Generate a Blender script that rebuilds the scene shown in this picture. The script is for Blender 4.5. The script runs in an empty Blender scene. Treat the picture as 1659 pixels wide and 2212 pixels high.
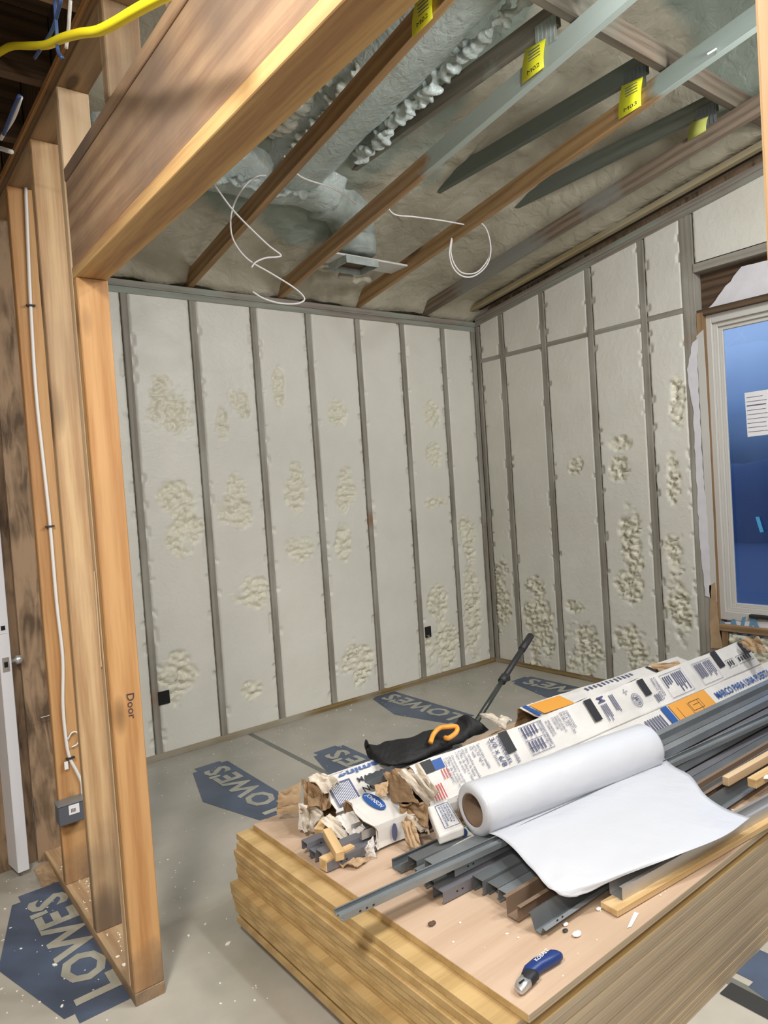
import bpy, bmesh, math, random
from mathutils import Vector, Matrix, noise
V = Vector
PI = math.pi
random.seed(11)
S = bpy.context.scene
COL = S.collection

# ------------------------------------------------------------------ camera, light, exposure
cam = bpy.data.cameras.new('camera'); cam.sensor_fit = 'HORIZONTAL'; cam.sensor_width = 36
cam.lens = 1532.65 / 1659 * 36; cam.clip_start = .02
co = bpy.data.objects.new('camera', cam); COL.objects.link(co); S.camera = co
yaw, pit, rol = .6562, -.0364, -.0672
fw = V((math.sin(yaw)*math.cos(pit), math.cos(yaw)*math.cos(pit), math.sin(pit)))
rt = V((math.cos(yaw), -math.sin(yaw), 0)); up = rt.cross(fw)
r2 = rt*math.cos(rol) + up*math.sin(rol); u2 = -rt*math.sin(rol) + up*math.cos(rol)
co.matrix_world = Matrix(((r2.x, u2.x, -fw.x, -4.1657), (r2.y, u2.y, -fw.y, -4.0533), (r2.z, u2.z, -fw.z, 1.4932), (0, 0, 0, 1)))
S.view_settings.view_transform = 'Standard'; S.view_settings.look = 'None'
S.view_settings.gamma = 1; S.view_settings.use_curve_mapping = False
S.view_settings.exposure = 0.0

W = bpy.data.worlds.new('dusk'); S.world = W; W.use_nodes = True
nt = W.node_tree; N = nt.nodes; L = nt.links
bg = N['Background']; tc = N.new('ShaderNodeTexCoord'); sp = N.new('ShaderNodeSeparateXYZ')
ns = N.new('ShaderNodeTexNoise'); ns.inputs['Scale'].default_value = 5; ns.inputs['Detail'].default_value = 4
ad = N.new('ShaderNodeMath'); ad.operation = 'MULTIPLY_ADD'; ad.inputs[1].default_value = .16
cr = N.new('ShaderNodeValToRGB'); e = cr.color_ramp.elements
e[0].position = .06; e[0].color = (.030, .062, .145, 1); e[1].position = .24; e[1].color = (.36, .53, .88, 1)
x = e.new(.13); x.color = (.12, .21, .42, 1)
L.new(tc.outputs['Generated'], sp.inputs[0]); L.new(tc.outputs['Generated'], ns.inputs['Vector'])
L.new(ns.outputs['Fac'], ad.inputs[0]); L.new(sp.outputs['Z'], ad.inputs[2])
L.new(ad.outputs[0], cr.inputs[0]); L.new(cr.outputs[0], bg.inputs['Color']); bg.inputs['Strength'].default_value = .95

def lamp(name, loc, power, size, col, rot=None, kind='AREA', size_y=None):
    l = bpy.data.lights.new(name, kind); l.energy = power; l.color = col
    if kind == 'AREA':
        l.shape = 'RECTANGLE'; l.size = size; l.size_y = size_y or size
    else: l.shadow_soft_size = size
    o = bpy.data.objects.new(name, l); o.location = loc; COL.objects.link(o)
    if rot: o.rotation_euler = rot
    return o
lamp('ceiling_lamp', (-4.45, -3.3, 2.72), 62, .35, (1, .95, .88), kind='AREA')
lamp('ceiling_lamp', (-5.4, -5.2, 2.72), 100, .9, (1, .95, .88), kind='AREA')
lamp('room_lamp', (-2.25, -3.25, 3.05), 20, .12, (.96, .98, 1), kind='AREA')
lamp('room_lamp', (-1.2, -3.6, 3.05), 44, .35, (.98, .98, .98), rot=(math.radians(52), 0, math.radians(12)), kind='AREA')
lamp('wall_fill', (-2.3, -4.15, 2.35), 24, .5, (.99, .98, .95), rot=(math.radians(62), 0, math.radians(-8)), kind='AREA')  # unseen fill light added to brighten the back wall
lamp('room_bulb', (-2.20, -2.74, 3.12), 10, .05, (.93, .97, 1), kind='POINT')
lamp('hall_bulb', (-4.55, -3.5, 2.6), 13, .07, (1, .93, .84), kind='POINT')

# ------------------------------------------------------------------ materials
def M_(name):
    m = bpy.data.materials.new(name); m.use_nodes = True
    return m, m.node_tree.nodes, m.node_tree.links, m.node_tree.nodes['Principled BSDF']
def rgb(c): return (c[0], c[1], c[2], 1)
def flat(name, c, rough=.6, metal=0, bump=0, bscale=60, var=.0, vscale=8, spec=.5, alpha=1, trans=0):
    m, n, l, b = M_(name)
    b.inputs['Base Color'].default_value = rgb(c); b.inputs['Roughness'].default_value = rough
    b.inputs['Metallic'].default_value = metal; b.inputs['Specular IOR Level'].default_value = spec
    b.inputs['Alpha'].default_value = alpha; b.inputs['Transmission Weight'].default_value = trans
    t = n.new('ShaderNodeTexCoord')
    if bump:
        k = n.new('ShaderNodeTexNoise'); k.inputs['Scale'].default_value = bscale; k.inputs['Detail'].default_value = 4
        bu = n.new('ShaderNodeBump'); bu.inputs['Strength'].default_value = bump; bu.inputs['Distance'].default_value = .01
        l.new(t.outputs['Object'], k.inputs['Vector']); l.new(k.outputs['Fac'], bu.inputs['Height']); l.new(bu.outputs[0], b.inputs['Normal'])
    if var:
        k = n.new('ShaderNodeTexNoise'); k.inputs['Scale'].default_value = vscale; k.inputs['Detail'].default_value = 5
        r = n.new('ShaderNodeMapRange'); r.inputs[3].default_value = 1-var; r.inputs[4].default_value = 1+var*.6
        r.inputs[1].default_value = .3; r.inputs[2].default_value = .7
        x = n.new('ShaderNodeVectorMath'); x.operation = 'SCALE'; x.inputs[0].default_value = c
        l.new(t.outputs['Object'], k.inputs['Vector']); l.new(k.outputs['Fac'], r.inputs[0]); l.new(r.outputs[0], x.inputs['Scale'])
        l.new(x.outputs[0], b.inputs['Base Color'])
    return m
def wood(name, c1, c2, rough=.62, knots=.5, dirt=(.2, .15, .1), dirt_amt=.0, ring=9, spray=None, foot=0, spray_from=None):
    """lumber: grain follows the object's own X axis"""
    m, n, l, b = M_(name)
    b.inputs['Roughness'].default_value = rough; b.inputs['Specular IOR Level'].default_value = .35
    t = n.new('ShaderNodeTexCoord'); oi = n.new('ShaderNodeObjectInfo')
    of = n.new('ShaderNodeVectorMath'); of.operation = 'MULTIPLY_ADD'; of.inputs[1].default_value = (7, 3, 5)
    rv = n.new('ShaderNodeCombineXYZ')
    for i in range(3): l.new(oi.outputs['Random'], rv.inputs[i])
    l.new(rv.outputs[0], of.inputs[0]); l.new(t.outputs['Object'], of.inputs[2])
    mp = n.new('ShaderNodeMapping'); mp.inputs['Scale'].default_value = (.9, 9, 9); l.new(of.outputs[0], mp.inputs[0])
    wv = n.new('ShaderNodeTexWave'); wv.wave_type = 'RINGS'; wv.rings_direction = 'X'; wv.inputs['Scale'].default_value = ring/10
    wv.inputs['Distortion'].default_value = 7; wv.inputs['Detail'].default_value = 3; wv.inputs['Detail Scale'].default_value = .9
    l.new(mp.outputs[0], wv.inputs[0])
    mp2 = n.new('ShaderNodeMapping'); mp2.inputs['Scale'].default_value = (3, 60, 60); l.new(of.outputs[0], mp2.inputs[0])
    fn = n.new('ShaderNodeTexNoise'); fn.inputs['Scale'].default_value = 2; fn.inputs['Detail'].default_value = 4; l.new(mp2.outputs[0], fn.inputs[0])
    ad = n.new('ShaderNodeMath'); ad.operation = 'MULTIPLY_ADD'; ad.inputs[1].default_value = .4
    l.new(wv.outputs['Fac'], ad.inputs[0])
    m2 = n.new('ShaderNodeMath'); m2.operation = 'MULTIPLY'; m2.inputs[1].default_value = .7; l.new(fn.outputs['Fac'], m2.inputs[0]); l.new(m2.outputs[0], ad.inputs[2])
    cr = n.new('ShaderNodeValToRGB'); cr.color_ramp.elements[0].color = rgb(c1); cr.color_ramp.elements[1].color = rgb(c2)
    cr.color_ramp.elements[0].position = .3; cr.color_ramp.elements[1].position = .75
    l.new(ad.outputs[0], cr.inputs[0]); cur = cr.outputs[0]
    def mix(fac, col, cur):
        x = n.new('ShaderNodeMix'); x.data_type = 'RGBA'; l.new(fac, x.inputs['Factor']); l.new(cur, x.inputs['A']); x.inputs['B'].default_value = rgb(col); return x.outputs['Result']
    if knots:
        mk = n.new('ShaderNodeMapping'); mk.inputs['Scale'].default_value = (1.9, 5.5, 5.5); l.new(of.outputs[0], mk.inputs[0])
        vo = n.new('ShaderNodeTexVoronoi'); vo.inputs['Scale'].default_value = 1; l.new(mk.outputs[0], vo.inputs[0])
        rr = n.new('ShaderNodeMapRange'); rr.inputs[1].default_value = .10*knots*2; rr.inputs[2].default_value = .20*knots*2; rr.inputs[3].default_value = .85; rr.inputs[4].default_value = 0
        l.new(vo.outputs['Distance'], rr.inputs[0]); cur = mix(rr.outputs[0], tuple(v*.3 for v in c1), cur)
    if dirt_amt:
        dn = n.new('ShaderNodeTexNoise'); dn.inputs['Scale'].default_value = 2.2; dn.inputs['Detail'].default_value = 6; l.new(of.outputs[0], dn.inputs[0])
        rr = n.new('ShaderNodeMapRange'); rr.inputs[1].default_value = .42; rr.inputs[2].default_value = .68; rr.inputs[4].default_value = dirt_amt
        l.new(dn.outputs['Fac'], rr.inputs[0]); cur = mix(rr.outputs[0], dirt, cur)
    if spray:
        dn = n.new('ShaderNodeTexNoise'); dn.inputs['Scale'].default_value = 1.6; dn.inputs['Detail'].default_value = 5; l.new(of.outputs[0], dn.inputs[0])
        rr = n.new('ShaderNodeMapRange'); rr.inputs[1].default_value = spray[1]; rr.inputs[2].default_value = spray[1]+.08; rr.inputs[4].default_value = .92
        l.new(dn.outputs['Fac'], rr.inputs[0]); cur = mix(rr.outputs[0], spray[0], cur)
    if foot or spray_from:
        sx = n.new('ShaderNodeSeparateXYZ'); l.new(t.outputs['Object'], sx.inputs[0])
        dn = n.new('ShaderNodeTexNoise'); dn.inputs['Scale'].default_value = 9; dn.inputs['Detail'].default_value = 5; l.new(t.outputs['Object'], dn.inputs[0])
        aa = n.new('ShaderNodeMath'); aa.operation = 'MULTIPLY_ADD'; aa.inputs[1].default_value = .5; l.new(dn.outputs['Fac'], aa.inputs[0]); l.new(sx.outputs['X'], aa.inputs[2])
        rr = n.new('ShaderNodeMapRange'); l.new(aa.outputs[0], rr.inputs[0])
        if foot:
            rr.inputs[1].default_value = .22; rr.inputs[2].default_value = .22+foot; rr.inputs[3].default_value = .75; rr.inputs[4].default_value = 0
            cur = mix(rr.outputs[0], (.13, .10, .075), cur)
        else:
            rr.inputs[1].default_value = spray_from[1]+.2; rr.inputs[2].default_value = spray_from[1]+.3; rr.inputs[3].default_value = 0; rr.inputs[4].default_value = .93
            cur = mix(rr.outputs[0], spray_from[0], cur)
    l.new(cur, b.inputs['Base Color'])
    bu = n.new('ShaderNodeBump'); bu.inputs['Strength'].default_value = .25; bu.inputs['Distance'].default_value = .002
    l.new(fn.outputs['Fac'], bu.inputs['Height']); l.new(bu.outputs[0], b.inputs['Normal'])
    return m
def foam(name, c, c2, rough=.45, bump=.6, bscale=22, green=None, gthr=.56, gscale=1.1, attr=False, dist=.02):
    m, n, l, b = M_(name)
    b.inputs['Roughness'].default_value = rough; b.inputs['Specular IOR Level'].default_value = .4
    t = n.new('ShaderNodeTexCoord')
    a = n.new('ShaderNodeTexNoise'); a.inputs['Scale'].default_value = 3.2; a.inputs['Detail'].default_value = 6; l.new(t.outputs['Object'], a.inputs[0])
    r = n.new('ShaderNodeMapRange'); r.inputs[1].default_value = .4; r.inputs[2].default_value = .72; l.new(a.outputs['Fac'], r.inputs[0])
    x = n.new('ShaderNodeMix'); x.data_type = 'RGBA'; x.inputs['A'].default_value = rgb(c); x.inputs['B'].default_value = rgb(c2)
    l.new(r.outputs[0], x.inputs['Factor']); cur = x.outputs['Result']
    if attr:
        at = n.new('ShaderNodeAttribute'); at.attribute_name = 'unshaved'
        y = n.new('ShaderNodeMix'); y.data_type = 'RGBA'; l.new(at.outputs['Fac'], y.inputs['Factor']); l.new(cur, y.inputs['A']); y.inputs['B'].default_value = rgb((c[0]*1.0, c[1]*.985, c[2]*.89)); cur = y.outputs['Result']
    if green:
        g = n.new('ShaderNodeAttribute'); g.attribute_name = 'spray'
        y = n.new('ShaderNodeMix'); y.data_type = 'RGBA'; l.new(g.outputs['Fac'], y.inputs['Factor']); l.new(cur, y.inputs['A']); y.inputs['B'].default_value = rgb(green); cur = y.outputs['Result']
    l.new(cur, b.inputs['Base Color'])
    k = n.new('ShaderNodeTexNoise'); k.inputs['Scale'].default_value = bscale; k.inputs['Detail'].default_value = 3; k.inputs['Distortion'].default_value = .6; l.new(t.outputs['Object'], k.inputs[0])
    bu = n.new('ShaderNodeBump'); bu.inputs['Strength'].default_value = bump; bu.inputs['Distance'].default_value = dist
    l.new(k.outputs['Fac'], bu.inputs['Height']); l.new(bu.outputs[0], b.inputs['Normal'])
    return m

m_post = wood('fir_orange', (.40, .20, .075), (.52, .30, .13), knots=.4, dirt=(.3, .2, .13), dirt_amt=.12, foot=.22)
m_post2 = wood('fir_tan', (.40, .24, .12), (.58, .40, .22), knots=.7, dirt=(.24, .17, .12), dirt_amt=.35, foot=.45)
m_strip = wood('pine_pale', (.52, .36, .21), (.62, .46, .29), knots=0, rough=.7)
m_headboard = wood('aged_header', (.29, .175, .105), (.45, .30, .18), knots=.35, dirt=(.16, .12, .095), dirt_amt=.9, ring=7)
m_headplate = wood('header_plate', (.36, .20, .09), (.58, .37, .16), knots=.35, ring=7)
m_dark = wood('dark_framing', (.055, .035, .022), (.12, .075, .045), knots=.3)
m_mid = wood('mid_framing', (.20, .12, .06), (.33, .21, .11), knots=.3)
m_chord = wood('chord_brown', (.28, .165, .07), (.42, .26, .12), knots=.45, dirt=(.2, .13, .08), dirt_amt=.3)
m_chordw = wood('chord_sprayed', (.30, .175, .085), (.42, .27, .14), knots=.4, spray_from=((.37, .44, .41), 1.6))
m_chord3 = wood('chord_part_sprayed', (.28, .165, .07), (.42, .26, .12), knots=.5, dirt=(.2, .13, .08), dirt_amt=.3, spray_from=((.37, .45, .42), 2.46))
m_brace = wood('brace_brown', (.11, .085, .06), (.17, .135, .10), knots=.2, dirt=(.13, .15, .12), dirt_amt=.7)
m_chordg = wood('chord_grey', (.13, .10, .075), (.24, .185, .135), knots=.3, spray=((.24, .24, .22), .5))
m_web = wood('web_green', (.10, .11, .09), (.15, .16, .13), knots=0, spray=((.13, .15, .125), .42))
m_webm = wood('web_mid', (.15, .135, .105), (.21, .19, .15), knots=0, spray=((.36, .42, .39), .56))
m_webl = wood('web_pale_green', (.36, .44, .41), (.44, .53, .5), knots=0, spray=((.46, .56, .52), .42))
m_stud = wood('stud_dusty', (.215, .195, .165), (.29, .265, .225), knots=0, dirt=(.44, .43, .38), dirt_amt=.6, ring=10, spray=((.24, .13, .065), .68))
m_plate = wood('sill_brown', (.17, .115, .045), (.27, .19, .085), knots=.3, dirt=(.40, .38, .32), dirt_amt=.75, ring=12)
m_topplate = wood('plate_dusty', (.20, .175, .15), (.28, .25, .21), knots=0, dirt=(.3, .36, .31), dirt_amt=.7, ring=12)
m_ply_top = wood('plywood_face', (.49, .35, .245), (.55, .405, .295), knots=0, ring=5, rough=.55, dirt=(.43, .31, .21), dirt_amt=.4)
m_ledge = wood('ledge_wood', (.27, .21, .11), (.38, .31, .18), knots=0, dirt=(.4, .37, .28), dirt_amt=.7)
m_wood_y = wood('strip_wood', (.52, .34, .15), (.66, .47, .25), knots=.2)
m_foam = foam('wall_foam', (.70, .69, .625), (.655, .64, .57), rough=.42, bump=.16, bscale=26, attr=True)
m_ceil = foam('roof_foam', (.46, .43, .34), (.34, .31, .235), rough=.5, bump=.7, bscale=14, green=(.25, .29, .245))
m_duct = foam('duct_foam', (.44, .51, .49), (.50, .56, .53), rough=.3, bump=.7, bscale=30, dist=.015)
m_ductlump = foam('lump_foam', (.42, .47, .42), (.60, .57, .47), rough=.32, bump=.5, bscale=40)
m_steel = flat('galvanised_steel', (.30, .33, .35), rough=.42, metal=.55, var=.2, vscale=5)
m_steel_d = flat('galvanised_steel_dull', (.17, .185, .195), rough=.5, metal=.45, var=.2, vscale=5)
m_steel_p = flat('galvanised_steel_purple', (.20, .20, .225), rough=.5, metal=.4, var=.15, vscale=5)
m_alu = flat('aluminium', (.62, .62, .62), rough=.35, metal=.75)
m_carton = flat('white_carton', (.66, .64, .61), rough=.6, var=.13, vscale=7, bump=.15, bscale=9)
m_carton_d = flat('dirty_carton', (.60, .53, .44), rough=.7, var=.3, vscale=14)
m_kraft = flat('kraft_board', (.30, .19, .10), rough=.8, var=.25, vscale=12)
m_kraft_l = flat('kraft_board_light', (.42, .29, .17), rough=.8, var=.2, vscale=12)
m_black = flat('black_tape', (.02, .02, .022), rough=.55)
m_fabric = flat('black_fabric', (.006, .006, .007), rough=.7, bump=.4, bscale=50)
m_orangep = flat('orange_plastic', (.80, .33, .05), rough=.35)
m_orange = flat('orange_label', (.72, .33, .05), rough=.5)
m_blue = flat('blue_print', (.02, .085, .30), rough=.5)
m_ink = flat('blue_grey_ink', (.09, .10, .19), rough=.6)
m_inkk = flat('black_ink', (.035, .035, .045), rough=.6)
m_red = flat('red_print', (.45, .06, .05), rough=.6)
m_green = flat('green_print', (.02, .12, .06), rough=.6)
m_white = flat('white_plastic', (.78, .78, .80), rough=.4)
m_paint = flat('white_door_paint', (.74, .75, .80), rough=.4)
m_cable = flat('white_cable', (.74, .72, .70), rough=.45)
m_cableb = flat('blue_cable', (.035, .075, .20), rough=.45)
m_yellow = flat('yellow_cable', (.88, .74, .02), rough=.4)
m_tag = flat('yellow_tag', (.88, .87, .03), rough=.5)
m_tagd = flat('dusty_yellow_tag', (.42, .44, .10), rough=.6)
m_pvc = flat('greige_vinyl', (.56, .545, .51), rough=.4)
m_wrap = flat('house_wrap', (.68, .67, .71), rough=.5, var=.06, vscale=12, bump=.3, bscale=12)
m_wrapb = flat('wrap_blue_print', (.13, .29, .45), rough=.5)
m_tapeb = flat('painter_tape', (.07, .35, .66), rough=.6)
m_yfoam = flat('yellow_gap_foam', (.64, .62, .17), rough=.7, bump=.8, bscale=120)
m_box = flat('grey_box', (.11, .12, .145), rough=.5, metal=.2)
m_knifeb = flat('knife_blue', (.010, .036, .17), rough=.4)
m_knifek = flat('knife_rubber', (.012, .014, .02), rough=.6)
m_crumb = flat('foam_crumb', (.80, .79, .74), rough=.7)
m_hole = flat('dark_void', (.008, .008, .008), rough=.9)
m_copper = flat('rusty_duct_inside', (.10, .06, .035), rough=.6, metal=.2)
m_galv = flat('sprayed_boot', (.36, .41, .38), rough=.5, var=.25, vscale=20)
m_wboard = flat('white_board', (.62, .61, .58), rough=.6, var=.1)
m_drywall = flat('plain_wall', (.55, .48, .40), rough=.8)
m_strapk = flat('door_sill_dark', (.03, .03, .03), rough=.7)
m_core = flat('card_core', (.20, .13, .085), rough=.8, var=.25, vscale=9)
m_polem = flat('dark_pole', (.03, .035, .03), rough=.35)
m_debris = flat('brown_debris', (.10, .06, .04), rough=.9)

def film_mat():
    m, n, l, b = M_('poly_film')
    b.inputs['Base Color'].default_value = (.56, .58, .625, 1); b.inputs['Roughness'].default_value = .28
    b.inputs['Subsurface Weight'].default_value = .0
    t = n.new('ShaderNodeTexCoord'); k = n.new('ShaderNodeTexNoise'); k.inputs['Scale'].default_value = 7; k.inputs['Detail'].default_value = 3
    bu = n.new('ShaderNodeBump'); bu.inputs['Strength'].default_value = .45; bu.inputs['Distance'].default_value = .02
    l.new(t.outputs['Object'], k.inputs[0]); l.new(k.outputs['Fac'], bu.inputs['Height']); l.new(bu.outputs[0], b.inputs['Normal'])
    return m
m_film = film_mat()  # loose and rolled poly sheet
def ply_edge():
    m, n, l, b = M_('plywood_edge')
    b.inputs['Roughness'].default_value = .7
    t = n.new('ShaderNodeTexCoord'); s = n.new('ShaderNodeSeparateXYZ'); l.new(t.outputs['Object'], s.inputs[0])
    w = n.new('ShaderNodeMath'); w.operation = 'MULTIPLY'; w.inputs[1].default_value = 1/.0063; l.new(s.outputs['Z'], w.inputs[0])
    f = n.new('ShaderNodeMath'); f.operation = 'FRACT'; l.new(w.outputs[0], f.inputs[0])
    g = n.new('ShaderNodeMath'); g.operation = 'GREATER_THAN'; g.inputs[1].default_value = .5; l.new(f.outputs[0], g.inputs[0])
    mp = n.new('ShaderNodeMapping'); mp.inputs['Scale'].default_value = (1.6, 1.6, 110); l.new(t.outputs['Object'], mp.inputs[0])
    k = n.new('ShaderNodeTexNoise'); k.inputs['Scale'].default_value = 1.5; k.inputs['Detail'].default_value = 4; l.new(mp.outputs[0], k.inputs[0])
    ad = n.new('ShaderNodeMath'); ad.operation = 'MULTIPLY_ADD'; ad.inputs[1].default_value = .16; l.new(g.outputs[0], ad.inputs[0]); l.new(k.outputs['Fac'], ad.inputs[2])
    cr = n.new('ShaderNodeValToRGB'); cr.color_ramp.elements[0].color = (.33, .25, .165, 1); cr.color_ramp.elements[0].position = .3
    cr.color_ramp.elements[1].color = (.53, .44, .32, 1); cr.color_ramp.elements[1].position = .8
    x = cr.color_ramp.elements.new(.5); x.color = (.44, .35, .24, 1)
    oi = n.new('ShaderNodeObjectInfo'); mr = n.new('ShaderNodeMapRange'); mr.inputs[3].default_value = .78; mr.inputs[4].default_value = 1.08; l.new(oi.outputs['Random'], mr.inputs[0])
    vm = n.new('ShaderNodeVectorMath'); vm.operation = 'SCALE'; l.new(cr.outputs[0], vm.inputs[0]); l.new(mr.outputs[0], vm.inputs['Scale'])
    l.new(ad.outputs[0], cr.inputs[0]); l.new(vm.outputs[0], b.inputs['Base Color'])
    return m
m_edge = ply_edge()
m_edge_y = wood('coated_edge_yellow', (.42, .28, .115), (.55, .385, .175), knots=0, ring=4, dirt=(.42, .28, .14), dirt_amt=.4, rough=.5)
def osb():
    m, n, l, b = M_('osb_board')
    b.inputs['Roughness'].default_value = .8
    t = n.new('ShaderNodeTexCoord'); mp = n.new('ShaderNodeMapping'); mp.inputs['Scale'].default_value = (26, 26, 5); l.new(t.outputs['Object'], mp.inputs[0])
    a = n.new('ShaderNodeTexNoise'); a.inputs['Scale'].default_value = 1.0; a.inputs['Detail'].default_value = 6; a.inputs['Distortion'].default_value = 1.2; l.new(mp.outputs[0], a.inputs[0])
    k = n.new('ShaderNodeTexNoise'); k.inputs['Scale'].default_value = 3.2; k.inputs['Detail'].default_value = 5; l.new(t.outputs['Object'], k.inputs[0])
    ad = n.new('ShaderNodeMath'); ad.operation = 'MULTIPLY_ADD'; ad.inputs[1].default_value = .8; l.new(a.outputs['Fac'], ad.inputs[0]); l.new(k.outputs['Fac'], ad.inputs[2])
    cr = n.new('ShaderNodeValToRGB'); cr.color_ramp.elements[0].color = (.085, .052, .028, 1); cr.color_ramp.elements[0].position = .72
    cr.color_ramp.elements[1].color = (.30, .20, .12, 1); cr.color_ramp.elements[1].position = 1.0
    l.new(ad.outputs[0], cr.inputs[0]); l.new(cr.outputs[0], b.inputs['Base Color'])
    return m
m_osb = osb()
def floor_mat():
    m, n, l, b = M_('floor_paper')
    t = n.new('ShaderNodeTexCoord')
    k = n.new('ShaderNodeTexNoise'); k.inputs['Scale'].default_value = 2.1; k.inputs['Detail'].default_value = 7; k.inputs['Roughness'].default_value = .6; l.new(t.outputs['Object'], k.inputs[0])
    cr = n.new('ShaderNodeValToRGB'); cr.color_ramp.elements[0].color = (.31, .305, .255, 1); cr.color_ramp.elements[0].position = .3
    cr.color_ramp.elements[1].color = (.47, .44, .385, 1); cr.color_ramp.elements[1].position = .68
    l.new(k.outputs['Fac'], cr.inputs[0]); l.new(cr.outputs[0], b.inputs['Base Color'])
    r = n.new('ShaderNodeMapRange'); r.inputs[3].default_value = .28; r.inputs[4].default_value = .6; l.new(k.outputs['Fac'], r.inputs[0]); l.new(r.outputs[0], b.inputs['Roughness'])
    k2 = n.new('ShaderNodeTexNoise'); k2.inputs['Scale'].default_value = 9; k2.inputs['Detail'].default_value = 4; l.new(t.outputs['Object'], k2.inputs[0])
    bu = n.new('ShaderNodeBump'); bu.inputs['Strength'].default_value = .12; bu.inputs['Distance'].default_value = .01
    l.new(k2.outputs['Fac'], bu.inputs['Height']); l.new(bu.outputs[0], b.inputs['Normal'])
    return m
m_floor = floor_mat()
m_logo = flat('floor_logo_blue', (.075, .105, .165), rough=.4, var=.35, vscale=4)
m_logot = flat('floor_logo_letter', (.40, .395, .33), rough=.4, var=.25, vscale=9)
m_seam = flat('floor_seam', (.16, .165, .145), rough=.45)
def glass_mat():
    m, n, l, b = M_('window_glass')
    b.inputs['Base Color'].default_value = (.9, .95, 1, 1); b.inputs['Roughness'].default_value = .02
    b.inputs['Transmission Weight'].default_value = 1; b.inputs['IOR'].default_value = 1.45
    return m
m_glass = glass_mat()
m_hedge = flat('dusk_foliage', (.06, .10, .19), rough=.9, bump=.8, bscale=6)

# ------------------------------------------------------------------ mesh helpers
def link(name, me, mat=None, parent=None, smooth=False):
    o = bpy.data.objects.new(name, me); COL.objects.link(o)
    if mat is not None:
        for m in (mat if isinstance(mat, (list, tuple)) else [mat]): me.materials.append(m)
    if smooth:
        for p in me.polygons: p.use_smooth = True
    if parent is not None:
        o.parent = parent
        bpy.context.view_layer.update()
        o.matrix_parent_inverse = parent.matrix_world.inverted() if parent.type != 'MESH' or True else Matrix()
    return o
def pyd(name, vs, fs, mat=None, parent=None, smooth=False, fm=None):
    me = bpy.data.meshes.new(name); me.from_pydata([tuple(v) for v in vs], [], fs); me.update()
    o = link(name, me, mat, parent, smooth)
    if fm: 
        for p, i in zip(me.polygons, fm): p.material_index = i
    return o
def empty(name, loc, label=None, cat=None, group=None):
    o = bpy.data.objects.new(name, None); o.location = loc; o.empty_display_size = .05; COL.objects.link(o)
    tag(o, label, cat, group); return o
def tag(o, label=None, cat=None, group=None, kind=None):
    if label: o['label'] = label
    if cat: o['category'] = cat
    if group: o['group'] = group
    if kind: o['kind'] = kind
    return o
BOXF = [(0, 3, 2, 1), (4, 5, 6, 7), (0, 1, 5, 4), (1, 2, 6, 5), (2, 3, 7, 6), (3, 0, 4, 7)]
def bevel_mesh(me, w, seg=1):
    bm = bmesh.new(); bm.from_mesh(me)
    bmesh.ops.bevel(bm, geom=bm.edges[:], offset=w, segments=seg, affect='EDGES', profile=.5)
    bm.to_mesh(me); bm.free()
def board(name, p0, p1, w, h, mat, parent=None, upv=(0, 0, 1), bev=.0015, warp=0):
    """lumber from p0 to p1 (centre line); w across, h along upv; own X axis = length"""
    p0 = V(p0); p1 = V(p1); d = p1-p0; ln = d.length; d.normalize()
    u = V(upv); s = u.cross(d).normalized(); u = d.cross(s).normalized()
    a, b = w/2, h/2
    vs = [(0, -a, -b), (ln, -a, -b), (ln, a, -b), (0, a, -b), (0, -a, b), (ln, -a, b), (ln, a, b), (0, a, b)]
    me = bpy.data.meshes.new(name); me.from_pydata(vs, [], BOXF); me.update()
    if bev: bevel_mesh(me, bev)
    o = bpy.data.objects.new(name, me); COL.objects.link(o); me.materials.append(mat)
    mw = Matrix(((d.x, s.x, u.x, p0.x), (d.y, s.y, u.y, p0.y), (d.z, s.z, u.z, p0.z), (0, 0, 0, 1)))
    o.matrix_world = mw
    if parent is not None:
        o.parent = parent; o.matrix_parent_inverse = pmat(parent).inverted()
    return o
def pmat(p):
    m = p.matrix_basis.copy()
    if p.parent: m = pmat(p.parent) @ p.matrix_parent_inverse @ m
    return m
def par(o, p):
    o.parent = p; o.matrix_parent_inverse = pmat(p).inverted(); return o
def link(name, me, mat=None, parent=None, smooth=False):
    o = bpy.data.objects.new(name, me); COL.objects.link(o)
    if mat is not None:
        for m in (mat if isinstance(mat, (list, tuple)) else [mat]): me.materials.append(m)
    if smooth:
        for p in me.polygons: p.use_smooth = True
    if parent is not None: par(o, parent)
    return o
def box(name, lo, hi, mat, parent=None, bev=0.001, org=None):
    c = V(org) if org else (V(lo)+V(hi))/2
    lo = V(lo)-c; hi = V(hi)-c
    vs = [(lo.x, lo.y, lo.z), (hi.x, lo.y, lo.z), (hi.x, hi.y, lo.z), (lo.x, hi.y, lo.z), (lo.x, lo.y, hi.z), (hi.x, lo.y, hi.z), (hi.x, hi.y, hi.z), (lo.x, hi.y, hi.z)]
    me = bpy.data.meshes.new(name); me.from_pydata(vs, [], BOXF); me.update()
    if bev: bevel_mesh(me, bev)
    o = bpy.data.objects.new(name, me); COL.objects.link(o); me.materials.append(mat); o.location = c
    if parent is not None: par(o, parent)
    return o
def smooth_path(pts, n=6):
    pts = [V(p) for p in pts]; out = []
    P = [pts[0]*2-pts[1]] + pts + [pts[-1]*2-pts[-2]]
    for i in range(1, len(P)-2):
        for k in range(n):
            t = k/n; a, b, c, d = P[i-1], P[i], P[i+1], P[i+2]
            out.append(.5*((2*b)+(-a+c)*t+(2*a-5*b+4*c-d)*t*t+(-a+3*b-3*c+d)*t**3))
    out.append(pts[-1]); return out
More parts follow.
